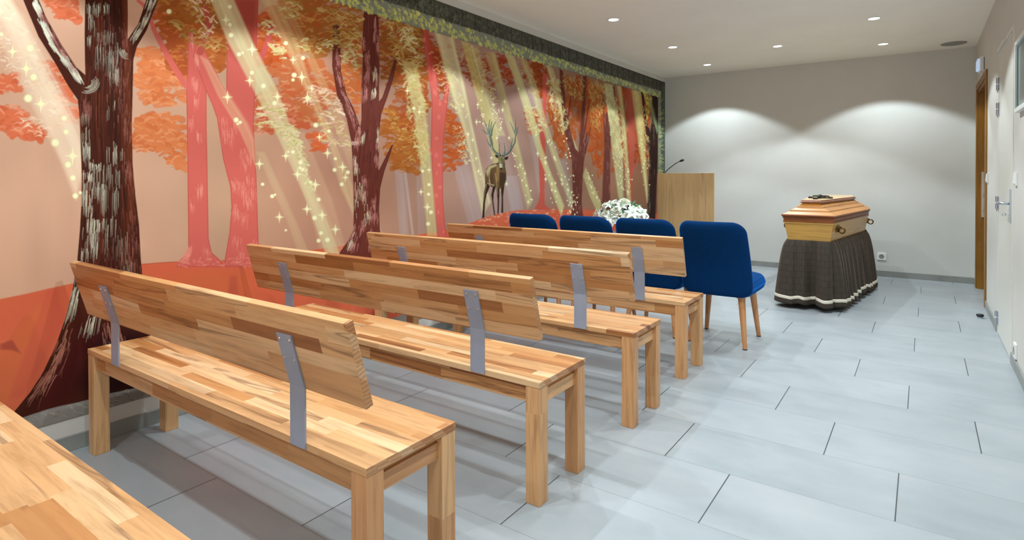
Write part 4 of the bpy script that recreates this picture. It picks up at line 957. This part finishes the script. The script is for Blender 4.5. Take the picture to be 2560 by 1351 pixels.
# ------------------------------------------------------------------ lectern, microphone
t = thing('lectern', 'oak lectern with a plain tall front panel, by the back left corner', 'lectern', (-2.03, 6.0, 0))
fp = obj('front_panel', BX(-0.298, 0.298, 0.0, 0.030, 0.0, 1.192, bev=0.0012, seg=1), M_lect, t)
for s in (-1, 1):
    a, b = sorted((s * 0.298, s * 0.2995)); obj('edge_strip', BX(a, b, 0.002, 0.028, 0.0, 1.190), M_edge, fp)
for s in (-1, 1):
    a, b = sorted((s * 0.16, s * 0.185)); obj('side_panel', BX(a, b, 0.030, 0.33, 0.0, 1.02, bev=0.001, seg=1), M_lect, t)
bm = bmesh.new(); box(bm, -0.23, 0.19, 0.032, 0.36, -0.011, 0.011, bev=0.002); bmesh.ops.transform(bm, matrix=Matrix.Translation((0, 0, 1.13)) @ Matrix.Rotation(math.radians(-14), 4, 'X'), verts=bm.verts)
obj('reading_desk', bm, M_lect, t)
obj('shelf', BX(-0.16, 0.16, 0.032, 0.32, 0.62, 0.642, bev=0.001, seg=1), M_lect, t)
obj('base_plate', BX(-0.27, 0.27, 0.032, 0.38, 0.0, 0.024, bev=0.002), M_lect, t)
t = thing('microphone', 'black gooseneck microphone bending over the top of the lectern', 'microphone', (-2.29, 6.10, 1.12))
obj('base', lathe(bmesh.new(), [(0.028, -0.002), (0.028, 0.008), (0.016, 0.014), (0.007, 0.022)], 20), M_black, t, auto=40)
bm = bmesh.new(); tube(bm, [(0, 0, 0.015), (0.003, 0, 0.06), (0.018, 0, 0.092), (0.06, 0, 0.128), (0.12, 0, 0.172), (0.155, 0, 0.192), (0.172, 0, 0.197)], 0.0042, 10)
obj('gooseneck', bm, M_black, t, smooth=True)
bm = bmesh.new(); tube(bm, [(0.166, 0, 0.196), (0.172, 0, 0.1985), (0.186, 0, 0.204), (0.202, 0, 0.210), (0.212, 0, 0.2125), (0.217, 0, 0.2135)], [0.005, 0.009, 0.0125, 0.013, 0.010, 0.003], 14)
obj('capsule', bm, M_black, t, smooth=True)

# ------------------------------------------------------------------ white flowers
def petal(bm, M, L, W, cup, curl, n=6, m=4):
    grid = []
    for i in range(n + 1):
        s = i / n; row = []
        wd = W * math.sin(PI * min(1, 0.12 + 0.86 * s)) ** 0.8
        for k in range(-m, m + 1):
            q = k / m
            row.append(bm.verts.new(M @ Vector((q * wd, L * s, cup * (q * q) * wd + curl * s * s * L))))
        grid.append(row)
    for i in range(n):
        for k in range(2 * m): bm.faces.new((grid[i][k], grid[i][k + 1], grid[i + 1][k + 1], grid[i + 1][k]))
def facing(p, d, spin=0.0):
    z = Vector(d).normalized(); x = z.orthogonal().normalized(); y = z.cross(x)
    return Matrix.Translation(p) @ Matrix((x, y, z)).transposed().to_4x4() @ Matrix.Rotation(spin, 4, 'Z')
def rose(bm, M, R):
    for ring, (n, tilt, L, W) in enumerate(((3, 84, 0.5, 0.34), (4, 74, 0.62, 0.46), (5, 58, 0.80, 0.58), (6, 36, 0.98, 0.64), (6, 14, 1.05, 0.62))):
        for k in range(n):
            A = M @ Matrix.Rotation(2 * PI * k / n + ring * 0.7, 4, 'Z') @ Matrix.Translation((0, R * 0.10 * ring / 4, R * 0.12 * (2 - ring))) @ Matrix.Rotation(math.radians(tilt), 4, 'X')
            petal(bm, A, L * R, W * R, 0.55, -0.12 if ring < 3 else -0.30)
def lily(bm, M, R):
    for k in range(6):
        A = M @ Matrix.Rotation(2 * PI * k / 6 + (0.1 if k % 2 else 0), 4, 'Z') @ Matrix.Rotation(math.radians(38), 4, 'X')
        petal(bm, A, R, R * (0.22 if k % 2 else 0.28), 0.5, -0.55, 7, 3)
FX, FY, FZ = -2.555, 5.58, 0.725
t = thing('flower_arrangement', 'arrangement of white roses and lilies rising behind the blue chairs', 'flowers', (FX, FY, 0))
obj('vase', lathe(bmesh.new(), [(0.10, 0.0), (0.105, 0.01), (0.075, 0.25), (0.085, 0.48), (0.115, 0.58), (0.108, 0.58), (0.07, 0.46)], 32), M_vase, t, auto=45)
fr = random.Random(11)
def pt(az, el, r): return Vector((r * 1.12 * math.cos(el) * math.sin(az), -r * 0.8 * math.cos(el) * math.cos(az), FZ + r * 0.82 * math.sin(el)))
ROSES = [(-0.75, 0.72, .225, .056), (0.55, 1.05, .23, .060), (-0.52, 0.22, .215, .056), (0.08, 0.42, .235, .062), (0.95, 0.50, .215, .056), (-0.1, 1.15, .20, .05), (0.55, 0.12, .225, .052), (-1.2, -0.1, .19, .05), (2.2, 0.7, .19, .055), (-2.4, 0.6, .19, .055), (3.1, 0.4, .2, .055)]
for az, el, r, R in ROSES:
    p = pt(az, el, r); bm = bmesh.new(); rose(bm, facing(p, (p - Vector((0, 0.05, FZ - 0.08))), fr.uniform(0, 6)), R)
    obj('rose', bm, M_petal2, t, smooth=True)
LIL = [(-1.12, 0.16, .25, .075), (-0.32, 0.80, .235, .075), (0.72, 0.30, .255, .080), (1.25, 0.32, .24, .075), (0.3, 0.72, .23, .070), (-0.1, 0.10, .245, .075), (-0.85, -0.25, .23, .07), (0.95, -0.05, .25, .07), (-0.42, -0.38, .235, .070), (1.35, 0.0, .24, .07), (2.8, 0.9, .2, .07), (-1.9, 0.5, .22, .07)]
for az, el, r, R in LIL:
    p = pt(az, el, r); d = (p - Vector((0, 0.05, FZ - 0.1)))
    M = facing(p, d, fr.uniform(0, 6)); bm = bmesh.new(); lily(bm, M, R)
    fl = obj('lily', bm, M_petal, t, smooth=True)
    bm = bmesh.new()
    for k in range(5):
        a = 2 * PI * k / 5; tube(bm, [M @ Vector((0, 0, 0)), M @ Vector((0.006 * math.cos(a), 0.006 * math.sin(a), 0.02)), M @ Vector((0.014 * math.cos(a), 0.014 * math.sin(a), 0.038))], [0.0012, 0.0012, 0.0024], 6)
    obj('stamens', bm, M_stamen, fl)
for k in range(22):                                      # small blossoms filling the lower front
    az = -1.5 + 3.0 * ((k * 0.618) % 1); el = -0.55 + 0.9 * ((k * 0.37 + 0.2) % 1); p = pt(az, el, 0.215 + 0.03 * ((k * 0.7) % 1)); d = p - Vector((0, 0.05, FZ - 0.05))
    bm = bmesh.new(); lily(bm, facing(p, d, k * 1.3), 0.048 + 0.012 * ((k * 0.43) % 1)); obj('blossom', bm, M_petal, t, smooth=True)
p0 = Vector((-0.10, -0.12, 0.585))                     # one lily hanging low on the left
bm = bmesh.new(); lily(bm, facing(p0, (-0.35, -0.6, -0.9), 0.3), 0.085); obj('lily', bm, M_petal, t, smooth=True)
for k in range(84):
    az = fr.uniform(-PI, PI) * (0.6 if k > 56 else 1); el = fr.uniform(-0.6, 1.25); p = pt(az, el, fr.uniform(0.10, 0.17)); d = (p - Vector((0, 0.04, FZ - 0.14))).normalized()
    bm = bmesh.new(); M = facing(p, d, fr.uniform(0, 6)) @ Matrix.Rotation(math.radians(fr.uniform(45, 80)), 4, 'X')
    petal(bm, M, fr.uniform(0.07, 0.14), fr.uniform(0.012, 0.024), 0.3, -0.25, 6, 2)
    obj('leaf', bm, M_leaf, t, smooth=True)
bm = bmesh.new()
for k in range(23):
    az = 2.4 * k; el = 0.2 + 1.0 * ((k * 0.37) % 1); p = pt(az, el, 0.20)
    tube(bm, [(0.03 * math.sin(az), -0.03 * math.cos(az), 0.47), (0.05 * math.sin(az), -0.05 * math.cos(az), 0.60), p * 0.75 + Vector((0, 0, FZ * 0.25)), p], 0.003, 6)
obj('stems', bm, M_leaf, t)

# ------------------------------------------------------------------ coffin on its draped bier
CR = (-0.812, 5.575, 0.0); CA = math.radians(-1.5)
def hexo(ins, z, f=0.213, s=0.342, h=0.262, ys=1.37, L=1.98):
    return [Vector(p) for p in ((-f + ins, ins, z), (f - ins, ins, z), (s - ins, ys, z), (h - ins, L - ins, z), (-h + ins, L - ins, z), (-s + ins, ys, z))]
t = thing('coffin', 'wooden coffin with brown moulding and stepped lid, lying on the draped bier', 'coffin', (CR[0], CR[1], 0.0), CA)
obj('body', loft(bmesh.new(), [hexo(i, z) for i, z in ((.046, .594), (.046, .604), (.026, .722), (.023, .742), (.017, .744), (.016, .756))]), M_coffin, t)
obj('moulding', loft(bmesh.new(), [hexo(i, z) for i, z in ((.014, .756), (.012, .764), (.018, .768), (.013, .792), (.008, .797), (.011, .801), (.002, .808), (.0, .816), (.003, .821))]), M_cofrail, t)
obj('lid', loft(bmesh.new(), [hexo(i, z) for i, z in ((.004, .821), (.008, .824), (.056, .847), (.060, .858), (.068, .861), (.104, .879), (.108, .890), (.116, .893), (.142, .914), (.142, .922))]), M_coflid, t)
pl = obj('top_plate', loft(bmesh.new(), [hexo(i, z) for i, z in ((.142, .922), (.128, .924), (.126, .930), (.134, .934), (.138, .944))]), M_cofrail, t)
obj('plate_panel', loft(bmesh.new(), [hexo(i, z) for i, z in ((.140, .944), (.142, .9462))]), M_cofplate, pl)
bm = bmesh.new()
box(bm, -0.012, 0.012, 0.36, 0.82, 0.9462, 0.958, bev=0.003); box(bm, -0.085, 0.085, 0.62, 0.645, 0.9462, 0.958, bev=0.003)
for px_, py_ in ((0, 0.36), (0, 0.82), (-0.085, 0.632), (0.085, 0.632)): lathe(bm, [(0.020, 0.9462), (0.020, 0.958), (0.012, 0.964)], 14, (px_, py_, 0))
lathe(bm, [(0.034, 0.9462), (0.034, 0.956), (0.016, 0.966)], 18, (0, 0.632, 0))
obj('crucifix', bm, M_bronze, t, auto=40)
bm = bmesh.new(); tube(bm, [(0, 0.50, 0.963), (0, 0.58, 0.972), (0, 0.66, 0.974)], [0.008, 0.014, 0.009], 10); tube(bm, [(-0.07, 0.655, 0.966), (0, 0.640, 0.971), (0.07, 0.655, 0.966)], 0.006, 8)
obj('figure', bm, M_bronze, t, smooth=True)
for s in (-1, 1):
    for ys_ in ((0.20 if s > 0 else 0.50), 1.46):
        hw = (0.213 + 0.129 * ys_ / 1.37 if ys_ < 1.37 else 0.342 - 0.08 * (ys_ - 1.37) / 0.61) - 0.028; c = Vector((s * (hw + 0.002), ys_, 0.700))
        ang = (math.atan2(0.129, 1.37) if ys_ < 1.37 else -math.atan2(0.08, 0.61)) * s
        Mh = Matrix.Translation(c) @ Matrix.Rotation(-ang, 4, 'Z')
        bm = bmesh.new(); box(bm, -0.004, 0.004, -0.045, 0.045, -0.030, 0.030, bev=0.002); box(bm, -0.003, 0.003, -0.062, 0.062, -0.012, 0.012, bev=0.002)
        for dy in (-0.024, 0.024): tube(bm, [(0, dy, 0.012), (s * 0.014, dy, 0.012), (s * 0.022, dy * 0.8, 0.008)], 0.0055, 8)
        bmesh.ops.transform(bm, matrix=Mh, verts=bm.verts)
        h = obj('handle', bm, M_brass, t, auto=40)
        bm = bmesh.new(); torus(bm, 0.0225, 0.0060, Mh @ Matrix.Translation((s * 0.031, 0, -0.016)) @ Matrix.Rotation(PI / 2, 4, 'X'), 26, 8)
        obj('ring', bm, M_brass, h, smooth=True)

t = thing('draped_bier', 'bier under the coffin, hung with a brown pleated cloth skirt', 'bier', (CR[0], CR[1], 0.0), CA)
bm = BX(-0.15, 0.15, 0.08, 1.90, 0.545, 0.590, bev=0.004); obj('bier_top', bm, M_black, t)
for sx in (-1, 1):
    for yy in (0.2, 1.75):
        lg = obj('leg', BX(sx * 0.12 - 0.018, sx * 0.12 + 0.018, yy - 0.018, yy + 0.018, 0.06, 0.545, bev=0.002), M_black, t)
        bm = bmesh.new(); lathe(bm, [(0.03, -0.011), (0.03, 0.011)], 18, M=Matrix.Translation((sx * 0.12, yy, 0.03)) @ Matrix.Rotation(PI / 2, 4, 'Y'))
        obj('wheel', bm, M_black, lg, auto=40)
def outline(off, n):
    base = [Vector((p.x, p.y)) for p in hexo(0.040 - off, 0)]
    seg = []; tot = 0
    for i in range(6):
        a, b = base[i], base[(i + 1) % 6]; seg.append((a, b, (b - a).length)); tot += (b - a).length
    res = []
    for k in range(n):
        q = k / n * tot
        for a, b, l in seg:
            if q <= l: res.append(a.lerp(b, q / l)); break
            q -= l
    # soften the corners
    for _ in range(24): res = [(res[i - 1] + res[i] * 2 + res[(i + 1) % n]) / 4 for i in range(n)]
    return res, tot
NS = 960
fo, per = outline(0.0, NS)
cen = [(fo[(i + 1) % NS] - fo[i - 1]).normalized() for i in range(NS)]; nrm = [Vector((c.y, -c.x)) for c in cen]
sr = random.Random(3)
ph = [sr.uniform(0, 6.28) for _ in range(6)]
def cloth(i, v, off=0.0):
    """v = 0 at the coffin, 1 at the hem"""
    a = 2 * PI * i / NS
    pl_ = abs(math.sin(17.5 * a + 1.5 * math.sin(4 * a + ph[1]) + ph[2])) ** 0.55
    fold = (1 - v) ** 2 * 0.006 * math.sin(96 * a + ph[0]) * min(1, v * 12) + v ** 0.55 * (0.095 * (pl_ - 0.76) * (0.75 + 0.35 * math.sin(9 * a + ph[3])) + 0.006 * math.sin(51 * a + ph[4]))
    fold -= 0.075 * v ** 0.5 * math.exp(-((a - 0.27) / 0.045) ** 2)
    out = 0.004 + 0.034 * (1 - math.exp(-7 * v)) + 0.050 * v + fold + off
    hem = 0.036 + 0.012 * math.sin(5 * a + ph[5]) + 0.006 * math.sin(35 * a + ph[2])
    z = 0.598 + (hem - 0.598) * v
    p = fo[i] + nrm[i] * out
    return Vector((p.x, p.y, z))
def cloth_mesh(v0, v1, rows, off, name, mat, parent):
    bm = bmesh.new(); uv = bm.loops.layers.uv.new('UVMap')
    vs_ = [[bm.verts.new(cloth(i, v0 + (v1 - v0) * r / rows, off)) for i in range(NS)] for r in range(rows + 1)]
    for r in range(rows):
        for i in range(NS):
            f = bm.faces.new((vs_[r][i], vs_[r + 1][i], vs_[r + 1][(i + 1) % NS], vs_[r][(i + 1) % NS]))
            for l, (rr, ii) in zip(f.loops, ((r, i), (r + 1, i), (r + 1, i + 1), (r, i + 1))): l[uv].uv = (ii / NS * per * 1.25, 0.56 * (v0 + (v1 - v0) * rr / rows))
    o = obj(name, bm, mat, parent, smooth=True)
    s = o.modifiers.new('thickness', 'SOLIDIFY'); s.thickness = 0.002; s.offset = -1
    return o
sk = cloth_mesh(0.0, 1.0, 40, 0.0, 'cloth_skirt', M_skirtcloth, t)
cloth_mesh(0.875, 0.925, 3, 0.003, 'white_ribbon', M_band, sk)

# ------------------------------------------------------------------ ceiling lamps and speaker
def downlight(x, y, label, group):
    t = thing('ceiling_downlight', label, 'downlight', (x, y, ZC), 0, group)
    obj('trim_ring', lathe(bmesh.new(), [(0.052, 0.0), (0.052, -0.004), (0.047, -0.006), (0.042, -0.003), (0.042, 0.0)], 32), M_white, t, auto=40)
    obj('lens', lathe(bmesh.new(), [(0.0415, -0.001), (0.0415, -0.004)], 32), M_lamp, t)
    l = bpy.data.lights.new('lamp_light', 'SPOT'); l.energy = LAMP_W; l.color = LAMP_COL; l.spot_size = math.radians(112); l.spot_blend = 0.18; l.shadow_soft_size = 0.022
    lo = bpy.data.objects.new('lamp_light', l); COL.objects.link(lo); lo.parent = t; lo.location = (0, 0, -0.012)
    return t
G = 'recessed ceiling downlights'
for x, y, lab in ((-2.218, 4.682, 'round ceiling downlight farthest left in view, above the blue chairs'),
                  (-2.182, 6.052, 'second lit ceiling downlight along the mural side, in the middle of three'),
                  (-2.180, 7.260, 'ceiling downlight by the back left corner, lighting the wall beside the lectern'),
                  (-1.262, 6.658, 'single ceiling downlight in the middle of the ceiling, between the two side rows'),
                  (-0.354, 5.976, 'right-hand ceiling downlight nearer the camera, above the foot of the coffin'),
                  (-0.344, 7.195, 'right-hand ceiling downlight nearest the back wall and the speaker grille')):
    downlight(x, y, lab, G)
for x, y in ((-2.2, 3.30), (-2.2, 1.95), (-2.2, 0.60), (-1.26, 3.95), (-1.26, 1.30), (-0.35, 4.62), (-0.35, 3.25), (-0.35, 1.90), (-0.35, 0.55), (-1.26, -0.9)):
    downlight(x, y, 'round ceiling downlight over the bench rows, above the picture', 'downlights above the benches')
t = thing('ceiling_speaker', 'round grey speaker grille in the ceiling by the back right corner', 'speaker', (0.256, 7.605, ZC))
obj('rim', lathe(bmesh.new(), [(0.112, 0.0), (0.112, -0.004), (0.104, -0.006), (0.104, 0.0)], 40), M_grille, t, auto=40)
obj('grille', lathe(bmesh.new(), [(0.104, -0.001), (0.104, -0.0045), (0.05, -0.006)], 40), M_grille, t, auto=40)

# ------------------------------------------------------------------ fittings on the walls, door stop
t = thing('wall_socket', 'white wall socket low on the back wall right of the coffin', 'socket', (-0.384, YB, 0.228))
pb = obj('cover_plate', BX(-0.044, 0.044, -0.011, 0, -0.041, 0.041, bev=0.003), M_white, t)
M_ = Matrix.Rotation(PI / 2, 4, 'X')
obj('socket_well', lathe(bmesh.new(), [(0.026, 0.0112), (0.026, 0.0128), (0.0235, 0.0128), (0.0225, 0.0113)], 28, M=M_), M_skirt, t, auto=40)
bm = bmesh.new()
for dx, dz in ((-0.0095, 0.001), (0.0095, 0.001), (0, 0.010)): lathe(bm, [(0.0028, 0.011), (0.0028, 0.0122)], 10, (dx, dz, 0), M=M_)
obj('socket_holes', bm, M_black, t)
def switch(y, z, label, h=0.082, w=0.082):
    t = thing('light_switch', label, 'switch', (XR, y, z))
    obj('cover_plate', BX(-0.010, 0, -w / 2, w / 2, -h / 2, h / 2, bev=0.003), M_white, t)
    bm = BX(-0.004, 0.002, -w * 0.36, w * 0.36, -h * 0.36, h * 0.36, bev=0.0015); bmesh.ops.transform(bm, matrix=Matrix.Translation((-0.010, 0, 0)) @ Matrix.Rotation(0.06, 4, 'Y'), verts=bm.verts)
    obj('rocker', bm, M_white, t)
switch(6.46, 1.137, 'white light switch beside the wooden door')
switch(4.58, 1.142, 'white light switch beside the handle of the white door')
t = thing('wall_socket', 'white socket low on the right wall near the white door', 'socket', (XR, 4.545, 0.118))
obj('cover_plate', BX(-0.011, 0, -0.041, 0.041, -0.044, 0.044, bev=0.003), M_white, t)
obj('socket_well', lathe(bmesh.new(), [(0.026, 0.0112), (0.026, 0.0125), (0.0235, 0.0125), (0.0225, 0.0113)], 24, M=Matrix.Rotation(-PI / 2, 4, 'Y')), M_skirt, t, auto=40)
t = thing('emergency_light', 'small white emergency lamp high on the right wall above the wooden door', 'emergency light', (XR, 6.95, 2.19))
obj('housing', BX(-0.034, 0, -0.10, 0.10, -0.066, 0.064, bev=0.006), M_white, t)
obj('back_plate', BX(-0.008, 0, -0.112, 0.112, -0.056, 0.056, bev=0.002), M_skirt, t)
bm = bmesh.new(); box(bm, -0.054, -0.030, -0.088, 0.088, -0.052, 0.050, bev=0.018, seg=4); obj('diffuser', bm, M_led, t, auto=40)
t = thing('wall_frame', 'white framed glass panel on the right wall, cut off by the picture edge', 'frame', (XR, 4.17, 1.73))
bm = bmesh.new(); w2, h2 = 0.29, 0.205
for a in ((-w2, w2, h2 - 0.024, h2), (-w2, w2, -h2, -h2 + 0.024), (-w2, -w2 + 0.024, -h2 + 0.024, h2 - 0.024), (w2 - 0.024, w2, -h2 + 0.024, h2 - 0.024)): box(bm, -0.026, 0, *a, bev=0.003)
obj('frame', bm, M_white, t)
obj('glass_pane', BX(-0.014, -0.006, -w2 + 0.036, w2 - 0.036, -h2 + 0.036, h2 - 0.036), M_glass, t)
bm = bmesh.new()
for a in ((-w2 + 0.024, w2 - 0.024, h2 - 0.036, h2 - 0.024), (-w2 + 0.024, w2 - 0.024, -h2 + 0.024, -h2 + 0.036), (-w2 + 0.024, -w2 + 0.036, -h2 + 0.036, h2 - 0.036), (w2 - 0.036, w2 - 0.024, -h2 + 0.036, h2 - 0.036)): box(bm, -0.018, -0.004, *a)
obj('inner_bead', bm, M_teal, t)
obj('back_board', BX(-0.006, 0, -w2 + 0.02, w2 - 0.02, -h2 + 0.02, h2 - 0.02), M_white, t)
t = thing('door_stop', 'small black round door stop on the floor near the wooden door', 'door stop', (0.385, 6.05, 0))
obj('base', lathe(bmesh.new(), [(0.019, 0.0), (0.019, 0.010), (0.015, 0.012)], 24), M_chrome, t, auto=40)
obj('rubber_ring', lathe(bmesh.new(), [(0.016, 0.011), (0.024, 0.014), (0.026, 0.022), (0.024, 0.030), (0.014, 0.033)], 24), M_black, t, auto=60)
